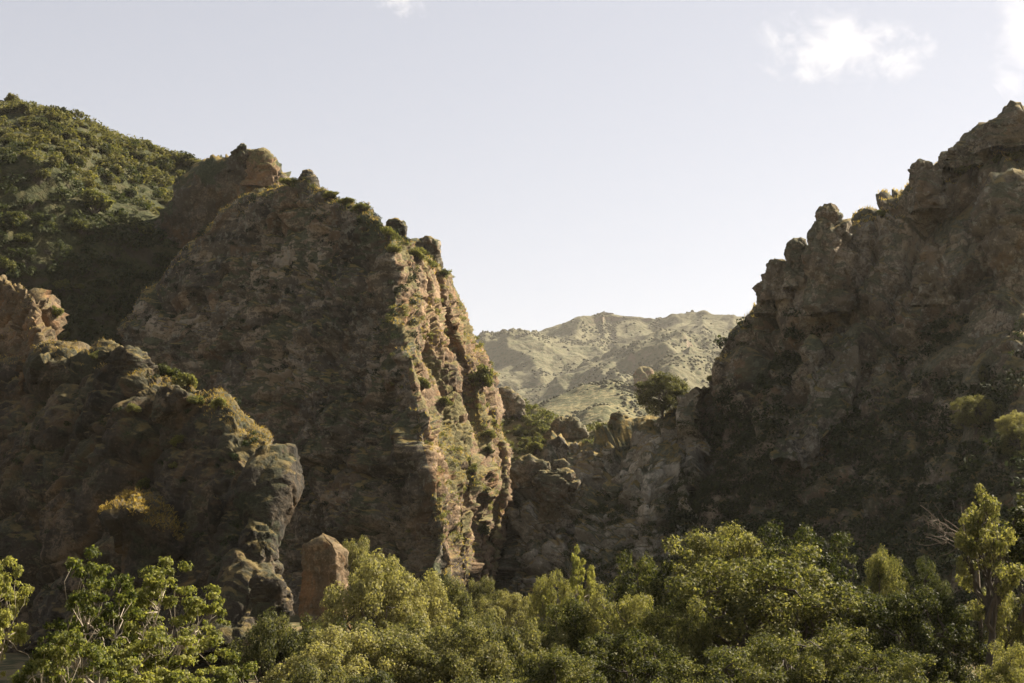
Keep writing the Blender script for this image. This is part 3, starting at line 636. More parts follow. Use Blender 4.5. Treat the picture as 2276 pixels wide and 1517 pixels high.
r_ = np.random.default_rng(88)
for k_ in range(18):
    bx_ = 1150 + 13 * k_ + r_.uniform(-10, 10); by_ = np.interp(bx_, [1140, 1260, 1400], [1040, 985, 945]) + r_.uniform(28, 140)
    w_ = r_.uniform(14, 36); h_ = w_ * r_.uniform(0.6, 1.0)
    stack_rock('boulder', [(by_ - h_ * .5, bx_ - w_ * .35, bx_ + w_ * .2), (by_ - h_ * .38, bx_ - w_ * .5, bx_ + w_ * .42), (by_, bx_ - w_ * .55, bx_ + w_ * .5), (by_ + h_ * .4, bx_ - w_ * .42, bx_ + w_ * .45), (by_ + h_ * .8, bx_ - w_ * .3, bx_ + w_ * .3)],
               float(on('low', bx_, by_)[0][1]) + w_ / F * 310 * 0.12, 0.8, M_PALE, 'pale angular block among the cracked blocks of the low cliff', 'boulder', 3.4, 0.28, 200 + k_, nu=36, nv=30)['group'] = 'pale blocks of the low cliff'

# ------------------------------------------------------------------ vegetation meshes
def tube(V, Fc, pts, rad, sides=6):
    pts = np.asarray(pts, float); base = len(V)
    for i, p in enumerate(pts):
        t = pts[min(i + 1, len(pts) - 1)] - pts[max(i - 1, 0)]; t = t / (np.linalg.norm(t) + 1e-9)
        a = np.cross(t, [0.3, 0.9, 0.1]); a /= np.linalg.norm(a) + 1e-9; b = np.cross(t, a)
        for k in range(sides):
            an = 2 * math.pi * k / sides
            V.append(p + rad[i] * (a * math.cos(an) + b * math.sin(an)))
    for i in range(len(pts) - 1):
        for k in range(sides):
            q = base + i * sides; Fc.append((q + k, q + (k + 1) % sides, q + sides + (k + 1) % sides, q + sides + k))

def path(r, a, b, n, wob):
    t = np.linspace(0, 1, n)[:, None]
    p = a + (b - a) * t
    L = np.linalg.norm(b - a)
    j = r.normal(size=(n, 3)) * wob * L; j[0] = 0; j[-1] = 0
    return p + j

def leaves(r, centres, radii, counts, size, flat=0.75, shell=0.55, up=0.45, aspect=0.55):
    C = np.repeat(centres, counts, 0); R = np.repeat(radii, counts)
    N = len(C)
    d = r.normal(size=(N, 3)); d /= np.linalg.norm(d, axis=1)[:, None]
    rr = R * (shell + (1 - shell) * r.random(N) ** 0.7) * (0.85 + 0.35 * perlin(d * 1.7 + C * 0.7))
    p = C + d * rr[:, None] * np.array([1, 1, flat])
    nrm = d * 0.6 + np.array([0, 0, up]) + r.normal(size=(N, 3)) * 0.55; nrm /= np.linalg.norm(nrm, axis=1)[:, None]
    t = np.cross(nrm, r.normal(size=(N, 3))); t /= np.linalg.norm(t, axis=1)[:, None] + 1e-9
    b = np.cross(nrm, t)
    s = size * (0.6 + 0.8 * r.random(N))[:, None]
    V = np.stack([p - t * s * 0.5, p + b * s * aspect * 0.5 + nrm * s * 0.12, p + t * s * 0.5, p - b * s * aspect * 0.5 + nrm * s * 0.12], 1).reshape(-1, 3)
    return V, np.arange(N * 4).reshape(-1, 4)

def make_tree(kind, seed, H=12.0, R=5.0, n_limb=6, n_sub=5, n_clump=70, n_leaf=26000, leaf=0.2, clump_r=(0.7, 1.3), trunk_h=0.3, trunk_r=0.35, lm=None, bm=None, cz=0.62, rz=0.42, low=-0.6, wob=0.06, shell=0.5, flat=0.75):
    r = np.random.default_rng(seed)
    V, Fc = [], []
    fork = np.array([r.normal() * 0.4, r.normal() * 0.4, H * trunk_h])
    tube(V, Fc, path(r, np.zeros(3), fork, 5, 0.04), np.linspace(trunk_r, trunk_r * 0.75, 5), 8)
    tips = []
    c0 = np.array([0, 0, H * cz]); ell = np.array([R, R, H * rz])
    for i in range(n_limb):
        an = 2 * math.pi * (i + r.random() * 0.7) / n_limb; el = r.uniform(-0.05, 1.2)
        dr = np.array([math.cos(an) * math.cos(el), math.sin(an) * math.cos(el), math.sin(el)])
        end = c0 + ell * dr * r.uniform(0.5, 0.75)
        pp = path(r, fork, end, 6, wob); rad = np.linspace(trunk_r * 0.55, trunk_r * 0.2, 6)
        tube(V, Fc, pp, rad, 6)
        for k in range(n_sub):
            st = pp[r.integers(2, 6)]
            d2 = dr + r.normal(size=3) * 0.75; d2 /= np.linalg.norm(d2)
            e2 = c0 + (st - c0) * 0.45 + ell * d2 * r.uniform(0.55, 0.85)
            e2 = c0 + (e2 - c0) * min(1.0, 0.9 / (np.linalg.norm((e2 - c0) / ell) + 1e-6))
            p2 = path(r, st, e2, 5, wob); tube(V, Fc, p2, np.linspace(trunk_r * 0.2, trunk_r * 0.06, 5), 5)
            tips += [p2[-1], p2[3] if r.random() < 0.5 else p2[-1] + r.normal(size=3) * 0.5]
    tips = np.array(tips)
    need = max(n_clump - len(tips), 0)
    d = r.normal(size=(need, 3)); d /= np.linalg.norm(d, axis=1)[:, None] + 1e-9
    d = d[d[:, 2] > low]
    lob = 0.82 + 0.28 * perlin(d * 1.6 + seed)
    cl_ = c0 + d * ell * lob[:, None] * (0.75 + 0.25 * r.random(len(d)))[:, None]
    C = np.concatenate([tips, cl_]) if len(tips) else cl_
    rad = r.uniform(clump_r[0], clump_r[1], len(C))
    cnt = np.maximum((rad ** 2 / (rad ** 2).sum() * n_leaf).astype(int), 3)
    LV, LF = leaves(r, C, rad, cnt, leaf, flat=flat, shell=shell)
    tm = mesh_from(kind + '_trunk', V, Fc, bm, True)
    cm = mesh_from(kind + '_crown', LV, LF, lm)
    return tm, cm, (H, R)

def make_shrub(kind, seed, R=1.0, n=1500, leaf=0.16, lm=None, n_clump=9, tall=0.85):
    r = np.random.default_rng(seed)
    d = r.normal(size=(n_clump, 3)); d /= np.linalg.norm(d, axis=1)[:, None]; d[:, 2] = np.abs(d[:, 2])
    C = d * np.array([R, R, R * tall]) * r.uniform(0.3, 0.75, (n_clump, 1)); C[:, 2] += 0.15 * R
    rad = r.uniform(0.3, 0.55, n_clump) * R
    cnt = np.maximum((rad ** 2 / (rad ** 2).sum() * n).astype(int), 3)
    LV, LF = leaves(r, C, rad, cnt, leaf, shell=0.45)
    V, Fc = [], []
    for c in C: tube(V, Fc, path(r, np.array([0, 0, -0.3 * R]), c, 4, 0.06), np.linspace(0.05 * R, 0.012 * R, 4), 4)
    me = bpy.data.meshes.new(kind)
    nV = len(LV)
    me.from_pydata(np.concatenate([LV, np.array(V)]).tolist(), [], LF.tolist() + [tuple(q + nV for q in f) for f in Fc])
    me.materials.append(lm); me.materials.append(B_OAK)
    mi = np.zeros(len(me.polygons), np.int32); mi[len(LF):] = 1
    me.polygons.foreach_set('material_index', mi); me.update(); return me

OAKS = [make_tree('oak', s, 12, 5.0, 8, 8, 190, 40000, 0.175, (0.38, 1.15), 0.25, 0.34, L_OAK, B_OAK, 0.58, 0.43, -0.85) for s in (1, 2, 3)]
SYCS = [make_tree('sycamore', s, 13, 4.0, 5, 11, 130, 16000, 0.21, (0.25, 0.85), 0.4, 0.18, L_SYC, B_PALE, 0.6, 0.44, -0.8, 0.09, 0.05, 0.5) for s in (11, 12, 13)]
WILS = [make_tree('willow', s, 9, 4.3, 8, 7, 170, 34000, 0.16, (0.35, 1.0), 0.2, 0.22, L_WIL, B_OAK, 0.52, 0.46, -0.9) for s in (21, 22, 23)]
TALL = make_tree('tall', 31, 17, 2.4, 9, 6, 80, 9500, 0.22, (0.3, 0.8), 0.5, 0.36, L_OAK, B_OAK, 0.74, 0.25, -0.95, 0.05)
LONE = make_tree('lone', 41, 9.5, 5.0, 8, 7, 190, 24000, 0.26, (0.5, 1.3), 0.12, 0.28, L_WIL, B_OAK, 0.5, 0.47, -0.95)
HSHRUBS = [make_shrub('chaparral', s, 1.0, 1500, 0.18, L_HILLSH, n_, t_) for s, n_, t_ in ((71, 6, 0.6), (72, 12, 0.9), (73, 9, 1.2), (74, 14, 0.5))]
SHRUBS = [make_shrub('shrub', s, 1.0, 1700, 0.17, L_SHRUB, 10) for s in (51, 52, 53, 54)]
DSHRUBS = [make_shrub('dark_shrub', s, 1.0, 1300, 0.19, L_DARK, 9) for s in (61, 62, 63)]

def place_tree(name, proto, pos, height, width, label, cat='tree', group=None, rz=None):
    tm, cm, (H, R) = proto
    e = bpy.data.objects.new(name, None); COL.objects.link(e)
    e.location = pos; e.scale = (width / (2 * R), width / (2 * R), height / H)
    e.rotation_euler = (0, 0, random.uniform(0, 6.28) if rz is None else rz)
    tag(e, label, cat, group)
    link('trunk', tm, e); link('crown', cm, e)
    return e

def tree_at(name, proto, px, top, wpx, d, label, cat='tree', group=None, rz=None, z=None):
    """a tree on the valley floor whose top shows at (px, top) and which is wpx wide"""
    T = W(px, top, d); gz = ground_z(T[0], d) if z is None else z
    H = float(T[2] - gz); wid = wpx / F * d * 1.0
    return place_tree(name, proto, (float(T[0]), float(d), gz - 0.1), H * 1.02, wid, label, cat, group, rz)

# bottom of the picture, left to right
tree_at('sycamore_tree', SYCS[0], -5, 1255, 210, 72, 'leafy sycamore cut by the left edge at the bottom')
tree_at('sycamore_tree', SYCS[1], 205, 1218, 250, 74, 'open pale-limbed sycamore with the highest tip at bottom left')
tree_at('sycamore_tree', SYCS[2], 395, 1246, 260, 78, 'sycamore with layered leaf tufts in front of the outcrop foot')
tree_at('sycamore_tree', SYCS[0], 160, 1415, 260, 60, 'low bright sycamore crown in the bottom left corner', rz=1.0)
tree_at('sycamore_tree', SYCS[2], 340, 1400, 300, 64, 'bright sycamore crown filling the bottom edge between the taller sycamores', rz=2.4)
tree_at('sycamore_tree', SYCS[1], 520, 1450, 240, 62, 'small sycamore at the bottom edge below the tawny boulder', rz=4.0)
tree_at('sycamore_tree', SYCS[1], -190, 1270, 270, 76, 'sycamore standing just beyond the left frame edge', rz=0.6)
tree_at('sycamore_tree', SYCS[2], -330, 1300, 300, 82, 'second sycamore beyond the left frame edge', rz=3.1)
tree_at('oak_tree', OAKS[1], 2400, 1240, 260, 100, 'oak standing just beyond the right frame edge', rz=1.9)
WL = [(600, 1335, 190, 92, 'grey-green willow bush below the rounded grey boulder'),
      (700, 1340, 200, 95, 'grey-green willow at the foot of the upright slab'),
      (800, 1185, 130, 166, 'green willow just behind the upright slab'),
      (835, 1205, 230, 128, 'tall light green willow right of the upright slab'),
      (905, 1235, 200, 132, 'rounded willow against the foot of the crag flank'),
      (985, 1270, 150, 136, 'bright small-leaved tree at the foot of the fluted flank'),
      (760, 1370, 260, 88, 'broad pale willow at bottom centre-left below the slab'),
      (900, 1340, 300, 92, 'largest pale willow of the bottom centre mass'),
      (1010, 1370, 240, 90, 'pale willow at bottom centre under the canyon slot'),
      (1100, 1365, 200, 94, 'olive willow right of the canyon slot'),
      (1180, 1350, 190, 98, 'olive willow below the low cliff'),
      (1065, 1275, 110, 165, 'brownish-green bush in the mouth of the canyon slot'),
      (1130, 1300, 130, 160, 'dark willow at the mouth of the canyon slot right of the brownish one'),
      (1050, 1325, 150, 120, 'olive willow in front of the canyon slot'),
      (680, 1455, 240, 72, 'low willow at the bottom edge beside the tawny boulder'),
      (840, 1465, 300, 70, 'low willow at the bottom edge under the broad pale willow'),
      (1060, 1460, 300, 72, 'low willow at the bottom edge, centre of the frame')]
for i, (px, top, w, d, lab) in enumerate(WL):
    tree_at('willow_tree', WILS[i % 3], px, top, w * 1.12, d, lab)
OK_ = [(1230, 1265, 120, 112, 'small round oak with its crown alone against the dark low cliff'),
       (1285, 1215, 80, 116, 'slender sapling sticking up above the oaks at the dark cliff foot'),
       (1270, 1330, 190, 100, 'olive oak below the slender sapling'),
       (1440, 1225, 190, 108, 'oak leaning against the left side of the biggest oak'),
       (1370, 1300, 180, 98, 'sunlit oak with rounded tufts left of the biggest oak'),
       (1620, 1172, 300, 106, 'left dome of the biggest oak pair'),
       (1790, 1160, 290, 105, 'right dome of the biggest oak pair'),
       (1700, 1215, 420, 98, 'deep dark oak below the twin domes'),
       (1400, 1400, 260, 84, 'bright yellow-green oak at the bottom edge right of centre'),
       (1580, 1430, 300, 78, 'dark oak at the bottom edge under the biggest oaks'),
       (1790, 1390, 290, 80, 'oak with a sunlit lower crown at the bottom edge'),
       (1960, 1222, 130, 112, 'small oak with a pointed crown right of the biggest oaks'),
       (2040, 1235, 130, 114, 'small oak beside the dead branches'),
       (1900, 1300, 220, 100, 'oak between the biggest oaks and the pointed small oak'),
       (2050, 1310, 260, 92, 'wide oak left of the tall dark trunk'),
       (1990, 1430, 300, 78, 'oak at the bottom edge left of the tall dark trunk'),
       (2250, 1290, 170, 110, 'oak behind the tall dark trunk at the right edge'),
       (1240, 1440, 260, 80, 'olive oak at the bottom edge below the low cliff'),
       (2260, 1420, 180, 84, 'pale oak in the bottom right corner'),
       (1510, 1330, 200, 94, 'shadowed oak filling the gap under the leaning oak')]
for i, (px, top, w, d, lab) in enumerate(OK_):
    tree_at('oak_tree', SYCS[1] if w <= 80 else OAKS[i % 3], px, top, w * 1.12, d, lab)
tree_at('tall_tree', TALL, 2185, 1070, 128, 88, 'tall tree with a dark leaning trunk and oval crown at right')
tree_at('tall_tree', TALL, 2290, 1090, 190, 96, 'tall tree cut by the right edge', rz=2.0)

def dead_branches():
    r = np.random.default_rng(5); V, Fc = [], []
    b = W(2170, 1215, 92.0)
    for k in range(9):
        e = W(2035 + r.uniform(-10, 50), 1110 + k * 13 + r.uniform(-8, 8), 92 + r.uniform(-1.5, 1.5))
        p = path(r, b, e, 7, 0.03); tube(V, Fc, p - b, np.linspace(0.06, 0.012, 7), 5)
        for q in range(4):
            s = p[r.integers(2, 6)]; e2 = s + (e - s) * 0.4 + r.normal(size=3) * 0.5
            tube(V, Fc, path(r, s, e2, 4, 0.04) - b, np.linspace(0.025, 0.007, 4), 4)
    tube(V, Fc, path(r, np.array([0, 0, 0.]), np.array([0.4, 0, -float(b[2]) - 1]), 6, 0.01), np.linspace(0.1, 0.2, 6), 6)
    o = link('dead_tree', mesh_from('dead_tree', V, Fc, B_DEAD, True), loc=Vector(b.tolist()))
    tag(o, 'bare dead branches reaching left from beside the tall dark trunk', 'dead tree')
dead_branches()

# trees on the cliff
def cliff_tree(proto, px, bot, top, wpx, label, key='cliff', name='oak_tree'):
    p, n = on(key, px, bot); d = float(p[1])
    H = float(W(px, top, d)[2] - p[2]) + 0.4
    return place_tree(name, proto, (float(p[0]), d - 0.3, float(p[2]) - 0.4), max(H, 1.0), wpx / F * d, label)
cliff_tree(LONE, 1470, 922, 824, 128, 'lone spreading oak on the saddle against the far hills', key='low')
cliff_tree(WILS[0], 2160, 960, 872, 110, 'round sunlit oak standing out from the dark slope at right')
cliff_tree(WILS[1], 2255, 985, 905, 90, 'sunlit oak at the right edge, behind the round one')
cliff_tree(WILS[2], 2268, 1030, 935, 90, 'green oak at the right edge just below the sunlit one')
cliff_tree(OAKS[1], 2168, 880, 852, 34, 'tiny sapling above the round sunlit oak on the slope')
cliff_tree(WILS[0], 2188, 850, 808, 22, 'pale twiggy shrub catching light high on the dark slope', name='shrub')

def put_shrub(protos, p, n, r, label, group=None, name='shrub', tall=1.0, k=None):
    me = protos[random.randrange(len(protos)) if k is None else k]
    o = link(name, me); o.location = (p - n * r * 0.12).tolist()
    o.scale = (r, r, r * tall); o.rotation_euler = (random.uniform(-.25, .25), random.uniform(-.25, .25), random.uniform(0, 6.28))
    tag(o, label, 'shrub', group); return o

def shrub_at(key, px, py, wpx, label, protos=None, group=None, tall=1.0):
    p, n = on(key, px, py); r = wpx / 2 / F * p[1] * 1.1
    if key == 'crag' and py < 480: tall = 0.6
    return put_shrub(protos or SHRUBS, p + n * float(r) * (0.45 if key == 'hill' else 0.15), n, float(r), label, group, tall=tall)

SH = [('hill', 35, 500, 60, 'pair-crowned sunlit shrub near the left edge of the dark slope'), ('hill', 55, 535, 42, 'sunlit shrub directly below the pair-crowned one near the left edge'),
      ('hill', 8, 595, 60, 'dark green shrub on the left edge above the orange outcrop end'), ('hill', 118, 503, 30, 'small bright shrub right of the pair-crowned one'),
      ('hill', 182, 515, 52, 'scraggly shrub on the dark slope between two brighter ones'), ('hill', 308, 518, 66, 'lone bright shrub on the dark slope beside the crag foot'),
      ('hill', 140, 640, 44, 'thin upright shrub in the dark hollow above the orange outcrop'), ('hill', 180, 640, 26, 'small leaf tuft right of the thin upright shrub'),
      ('hill', 210, 470, 90, 'long low sunlit shrub bank on the left hillside'), ('out2', 118, 700, 50, 'round shrub growing from the orange end of the left outcrop'), ('hill', 148, 752, 34, 'small pale shrub below the round shrub of the left outcrop'),
      ('crag', 1068, 845, 75, 'large pale shrub hanging on the right rim of the crag flank'), ('crag', 1082, 965, 34, 'upright shrub in a flute of the crag flank'), ('crag', 1055, 1050, 36, 'shrub low in a flute of the crag flank'),
      ('crag', 945, 860, 42, 'bright bush at the top of a flute beside the crag edge'), ('crag', 985, 895, 36, 'yellow-green bush halfway across the crag flank'),
      ('crag', 1085, 1000, 30, 'dark small bush under the upright shrub of the flank'), ('crag', 1090, 1115, 28, 'bush near the foot of the crag flank'), ('crag', 1075, 1180, 40, 'yellowish bush in the canyon slot'),
      ('crag', 735, 432, 46, 'dark bush on the crag skyline right of the top knob'), ('crag', 770, 448, 44, 'second bush down the crag skyline from the top knob'), ('crag', 805, 462, 46, 'third bush down the crag skyline from the top knob'),
      ('crag', 640, 402, 50, 'flat bush on the crag top left of the knob'), ('crag', 870, 520, 44, 'pale bush between the crag edge and the square boulder'), ('crag', 880, 555, 40, 'pale bush hanging below the square boulder'),
      ('crag', 930, 575, 50, 'bush on the crag shoulder under the broad flat boulder'), ('crag', 965, 590, 36, 'bush at the right end of the crag shoulder'), ('crag', 990, 605, 26, 'dark twiggy bush at the sky edge of the crag shoulder'),
      ('low', 1345, 968, 50, 'bright yellow-green bush on the saddle rim'), ('cliff', 1540, 880, 60, 'hazy bush at the foot of the cliff skyline right of the lone tree'), ('cliff', 1575, 845, 30, 'brownish bush on the cliff edge above the hazy one'), ('low', 1180, 1005, 44, 'olive bush at the left corner of the saddle'),
      ('cliff', 2150, 385, 72, 'pale round bush near the top of the cliff'), ('cliff', 2215, 360, 40, 'yellow bush right of the pale round bush'), ('cliff', 2255, 350, 50, 'green bush at the right edge on the cliff top'), ('cliff', 2085, 408, 34, 'flat bush under the dark upright skyline boulder'), ('cliff', 1955, 475, 30, 'small green bush over the dark cave-like hollow'),
      ('out', 405, 860, 60, 'bright bush on the sunlit rim of the outcrop'), ('out', 370, 830, 50, 'bush on the outcrop rim above the bright one'), ('out', 430, 895, 40, 'bush at the lower end of the bright rim vegetation'), ('out', 395, 985, 44, 'green bush halfway down the outcrop face'), ('out', 300, 915, 36, 'small bush in the dark cleft of the outcrop'), ('out', 215, 792, 34, 'bush left of the outcrop cap boulder'),
      ('out', 480, 905, 50, 'low bush on the outcrop back above the snout'), ('out', 320, 1080, 46, 'dim bush above the golden grass ledge'), ('out', 385, 1035, 26, 'tiny bush above the golden ledge')]
for k_, px, py, w, lab in SH: shrub_at(k_, px, py, w, lab)

def hill_label(px, py, k, r):
    crest = np.interp(px, [0, 100, 180, 250, 345, 420, 620], [226, 247, 269, 306, 337, 361, 430])
    look = ('low spreading olive', 'dense rounded olive', 'upright olive', 'flat sprawling olive', 'dark green')[k]
    size = 'large' if r > 3.2 else 'small' if r < 1.9 else 'middling'
    if py < crest + 22: zone = 'on the skyline of the left hillside'
    elif px > 330: zone = 'on the left hillside beside the dark rock peak'
    elif py > 275 + 0.38 * px: zone = 'at the shadow edge of the left hillside'
    elif px < 150: zone = 'near the left edge on the sunlit hillside'
    else: zone = 'in the middle of the sunlit left hillside'
    return f'{size} {look} shrub {zone}'

def scatter(key, n, box, size, label, group, protos, flt=None, seed=1):
    r = np.random.default_rng(seed); G, N, X, Y = FORM[key]; c = 0; tries = 0
    while c < n and tries < n * 30:
        tries += 1
        px, py = r.uniform(box[0], box[2]), r.uniform(box[1], box[3])
        d2 = (X - px) ** 2 + (Y - py) ** 2
        if d2.min() > 64: continue
        p, nn = on(key, px, py)
        if flt is not None and not flt(px, py, p, nn, r): continue
        k_, rr_ = random.randrange(len(protos)), float(r.uniform(*size))
        put_shrub(protos, p, nn, rr_, label if isinstance(label, str) else label(px, py, k_, rr_), group, tall=float(r.uniform(0.7, 1.2)), k=k_); c += 1
scatter('hill', 210, (0, 225, 620, 560), (0.9, 4.4), hill_label, 'chaparral shrubs on the upper left hillside', HSHRUBS + DSHRUBS[:1], lambda px, py, p, n, r: py < 300 + 0.38 * px + r.normal() * 30, 3)
scatter('gap', 45, (1110, 890, 1300, 1010), (1.2, 2.8), 'green shrub among many on the slope seen through the gap', 'shrubs on the slope seen through the gap', SHRUBS, None, 9)

def leafy_mass(name, key, n, box, size, label, mat, nleaf=170, leaf=0.3, flt=None, seed=1, blob=False):
    """undergrowth too thick to count, joined into one object"""
    r = np.random.default_rng(seed); G, N, X, Y = FORM[key]
    P, Q, Rr = [], [], []
    ok = np.where((X > box[0]) & (X < box[2]) & (Y > box[1]) & (Y < box[3]) & (N[:, 1] < 0.35))[0]
    if len(ok) == 0: return
    w = 1.0 / np.maximum(1, 1)
    c = 0
    for i in r.permutation(ok):
        if flt is not None and not flt(X[i], Y[i], G[i], N[i], r): continue
        P.append(G[i]); Q.append(N[i]); Rr.append(r.uniform(*size)); c += 1
        if c >= n: break
    P, Q, Rr = np.array(P), np.array(Q), np.array(Rr)
    if blob:
        import bmesh
        bm = bmesh.new(); bmesh.ops.create_icosphere(bm, subdivisions=1, radius=1.0)
        bv = np.array([v.co for v in bm.verts]); bf = np.array([[v.index for v in f.verts] for f in bm.faces]); bm.free()
        V = P[:, None] + bv[None] * Rr[:, None, None] * (0.7 + 0.6 * r.random((len(P), len(bv), 1))) * np.array([1, 1, 0.8])
        V[:, :, 2] += 0.3 * Rr[:, None]
        Fc = bf[None] + (np.arange(len(P)) * len(bv))[:, None, None]
        me = mesh_from(name, V.reshape(-1, 3), Fc.reshape(-1, 3), mat, True)
    else:
        k = 4
        d = r.normal(size=(len(P), k, 3)); d /= np.linalg.norm(d, axis=-1, keepdims=True); d[..., 2] = np.abs(d[..., 2])
        C = (P[:, None] + Q[:, None] * 0.2 * Rr[:, None, None] + d * Rr[:, None, None] * 0.55).reshape(-1, 3)
        rad = np.repeat(Rr * 0.6, k)
        V, Fc = leaves(r, C, rad, np.full(len(C), nleaf // k), 1.0, shell=0.5)
        # leaf size follows the size of its bush
        ctr = V.reshape(-1, 4, 3).mean(1, keepdims=True); V = (ctr + (V.reshape(-1, 4, 3) - ctr) * (leaf * np.repeat(rad / 0.6, nleaf // k) / 1.4)[:, None, None]).reshape(-1, 3)
        me = mesh_from(name, V, Fc, mat)
    o = link(name, me); tag(o, label, None, None, 'stuff')
    return o
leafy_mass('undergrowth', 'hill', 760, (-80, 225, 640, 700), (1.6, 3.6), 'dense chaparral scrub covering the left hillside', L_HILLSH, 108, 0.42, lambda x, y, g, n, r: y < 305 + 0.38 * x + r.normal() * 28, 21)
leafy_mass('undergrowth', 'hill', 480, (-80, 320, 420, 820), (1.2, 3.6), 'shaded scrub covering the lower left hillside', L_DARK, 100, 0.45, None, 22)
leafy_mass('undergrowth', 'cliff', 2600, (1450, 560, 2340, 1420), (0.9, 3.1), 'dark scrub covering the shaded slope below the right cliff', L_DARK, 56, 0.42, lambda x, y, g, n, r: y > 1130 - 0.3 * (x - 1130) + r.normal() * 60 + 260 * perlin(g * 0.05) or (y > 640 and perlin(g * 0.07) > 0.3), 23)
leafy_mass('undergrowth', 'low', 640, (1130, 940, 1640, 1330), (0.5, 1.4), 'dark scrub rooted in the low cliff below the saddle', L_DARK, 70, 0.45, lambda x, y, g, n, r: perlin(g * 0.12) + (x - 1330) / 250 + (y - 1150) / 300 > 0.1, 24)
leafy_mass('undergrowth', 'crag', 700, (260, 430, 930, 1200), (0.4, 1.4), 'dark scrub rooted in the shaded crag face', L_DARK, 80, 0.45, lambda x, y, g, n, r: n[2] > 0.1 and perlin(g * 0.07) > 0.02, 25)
leafy_mass('undergrowth', 'crag', 620, (850, 490, 1140, 1200), (0.35, 1.3), 'olive scrub in the flutes of the sunlit crag flank', L_SHRUB, 80, 0.45, lambda x, y, g, n, r: perlin(g * 0.12) > 0.08, 26)
leafy_mass('undergrowth', 'crag', 170, (600, 380, 1000, 640), (0.4, 1.2), 'olive scrub along the crest of the central crag', L_SHRUB, 80, 0.4, lambda x, y, g, n, r: g[1] < 350 and y < np.interp(x, [600, 690, 760, 860, 1000], [430, 430, 462, 520, 625]) + 10, 29)
leafy_mass('undergrowth', 'out', 200, (-60, 830, 640, 1320), (0.3, 0.9), 'dark scrub rooted in the outcrop face', L_DARK, 80, 0.45, lambda x, y, g, n, r: n[2] > 0.2, 27)
leafy_mass('undergrowth', 'gap', 260, (1080, 860, 1360, 1040), (1.0, 2.4), 'green scrub on the slope seen through the gap', L_SHRUB, 110, 0.42, None, 28)
for q, (key, n, sz, m_) in enumerate([('far1', 2600, (1.6, 4.5), L_FARSH), ('far2', 1700, (1.5, 4.0), L_FARSH), ('far3', 1400, (1.2, 3.4), L_FARSH), ('far4', 2200, (1.0, 2.8), L_FARSH), ('far5', 1100, (0.9, 2.4), L_FARSH)]):
    leafy_mass('undergrowth', key, n, (1000, 690, 1720, 1000), sz, 'scrub dotting a far hill', m_, blob=True, flt=lambda x, y, g, n, r: perlin(g * 0.006) + 0.8 * perlin(g * 0.02) + r.normal() * 0.1 > (0.12 if g[1] > 1600 else -0.3), seed=40 + q)

# ------------------------------------------------------------------ dry grass on ledges
def grass(key, n, flt, hgt, label, seed, lean=0.5, mat=None):
    r = np.random.default_rng(seed); G, N, X, Y = FORM[key]
    ok = np.where(flt(X, Y, N, G))[0]
    if len(ok) == 0: return
    i = ok[r.integers(0, len(ok), n)]
    p = G[i] + r.normal(size=(n, 3)) * 0.12; nn = N[i]
    d = np.array([0, 0, 1.0]) + nn * 0.5 + r.normal(size=(n, 3)) * lean; d /= np.linalg.norm(d, axis=1)[:, None]
    s = np.cross(d, r.normal(size=(n, 3))); s /= np.linalg.norm(s, axis=1)[:, None]
    h = hgt * (0.5 + r.random(n))[:, None]; w = hgt * 0.09
    p0 = p - nn * 0.1
    mid = p0 + d * h * 0.6; tip = p0 + d * h + np.array([0, 0, -0.25]) * h
    V = np.stack([p0 - s * w, p0 + s * w, mid + s * w * 0.7, tip], 1).reshape(-1, 3)
    o = link('dry_grass', mesh_from('dry_grass', V, np.arange(n * 4).reshape(-1, 4), mat or L_GRASS)); tag(o, label, None, None, 'stuff')
grass('out', 5000, lambda X, Y, N, G: (N[:, 2] > 0.62) & (Y < np.interp(X, [0, 250, 430, 670], [850, 820, 900, 1070])), 0.45, 'dry golden grass along the outcrop rim', 1)
grass('rock ledge covered in golden dry grass on the dark outcrop face', 6000, lambda X, Y, N, G: (N[:, 2] > 0.35) & (Y < 1215), 0.5, 'golden dry grass spilling over the ledge', 2, 0.6)
grass('crag', 11000, lambda X, Y, N, G: (N[:, 2] > 0.45) & (G[:, 1] < 365) & (perlin(G * 0.12) > 0.0) & (X > np.interp(Y, arete[::-1, 1], arete[::-1, 0]) - 12), 0.6, 'dry grass in the flutes of the central crag', 3)
grass('crag', 5000, lambda X, Y, N, G: (N[:, 2] > 0.5) & (G[:, 1] < 380) & (Y < np.interp(X, [240, 345, 520, 620, 860], [800, 665, 485, 440, 540])), 0.6, 'dry grass along the crest of the central crag', 6)
grass('cliff', 9000, lambda X, Y, N, G: (N[:, 2] > 0.6) & (G[:, 1] < 330) & (Y < np.interp(X, [1500, 1850, 2276], [930, 520, 420])), 0.7, 'dry grass along the top of the right cliff', 4)
grass('out2', 1500, lambda X, Y, N, G: (N[:, 2] > 0.6), 0.4, 'dry grass on the small left outcrop', 5)

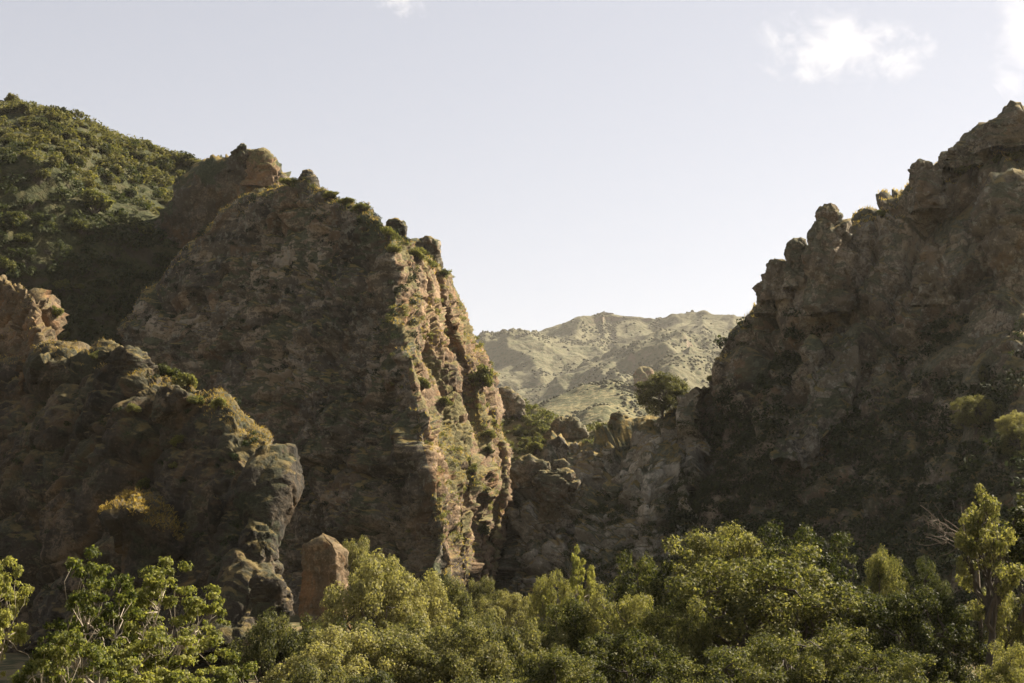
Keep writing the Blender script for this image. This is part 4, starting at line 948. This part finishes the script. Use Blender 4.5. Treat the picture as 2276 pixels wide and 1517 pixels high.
# ------------------------------------------------------------------ haze
def haze():
    x0, x1, y0, y1, z0, z1 = -3600, 3600, -3300, 5000, -6, 760
    V = [(x, y, z) for x in (x0, x1) for y in (y0, y1) for z in (z0, z1)]
    Fc = [(0, 1, 3, 2), (4, 6, 7, 5), (0, 4, 5, 1), (2, 3, 7, 6), (0, 2, 6, 4), (1, 5, 7, 3)]
    m, nt = new_mat('haze'); t = NT(nt)
    v = t.n('ShaderNodeVolumePrincipled'); v.inputs['Color'].default_value = (0.97, 0.94, 0.9, 1); v.inputs['Density'].default_value = 0.000028
    v.inputs['Anisotropy'].default_value = 0.3
    t.out(v.outputs[0], 'Volume')
    o = link('haze', mesh_from('haze', V, Fc, m)); o['kind'] = 'stuff'; o['label'] = 'thin pale haze filling the canyon air'
haze()

# ------------------------------------------------------------------ clouds
def cloud(label, px, py, wpx, hpx, seed, dens, tilt=0.0, cut=0.3):
    d = 5200.0
    c = W(px, py, d); a = wpx / 2 / F * d; b = hpx / 2 / F * d
    import bmesh
    bm = bmesh.new(); bmesh.ops.create_icosphere(bm, subdivisions=3, radius=1.0)
    me = bpy.data.meshes.new('cloud'); bm.to_mesh(me); bm.free()
    m, nt = new_mat('cloud_vapour'); t = NT(nt)
    tc = t.n('ShaderNodeTexCoord'); oc_ = tc.outputs['Object']
    off = t.n('ShaderNodeVectorMath', operation='ADD'); t.l(oc_, off.inputs[0]); off.inputs[1].default_value = (seed, seed * 1.7, 0)
    st = t.mapping(off.outputs[0], (a / b * 0.8, 0.8, 1.0))
    n1 = t.noise(st, 1.7, 9, 0.68, 0.45)
    ln = t.n('ShaderNodeVectorMath', operation='LENGTH'); t.l(oc_, ln.inputs[0])
    f = t.math('ADD', t.math('SUBTRACT', 1.0, ln.outputs['Value']), t.math('MULTIPLY', t.math('SUBTRACT', n1, 0.5), 3.4))
    f = t.mask(f, cut, cut + 0.65)
    v = t.n('ShaderNodeVolumePrincipled'); v.inputs['Color'].default_value = (1, 1, 1, 1); v.inputs['Anisotropy'].default_value = 0.35
    t.l(t.math('MULTIPLY', f, dens), v.inputs['Density']); t.out(v.outputs[0], 'Volume')
    me.materials.append(m)
    o = link('cloud', me, loc=Vector(c.tolist())); o.scale = (a, a * 0.6, b); o.rotation_euler = (0, tilt, 0)
    tag(o, label, 'cloud'); return o
cloud('soft white puff cloud in the upper right sky', 1875, 105, 500, 220, 3.1, 0.0012, 0.12, 0.36)
cloud('white cloud cut by the right frame edge', 2300, 90, 240, 330, 8.4, 0.0014, 0.2, 0.2)
cloud('faint wisp of cloud at the top edge left of centre', 890, 5, 170, 100, 14.2, 0.0018, 0.3, 0.35)
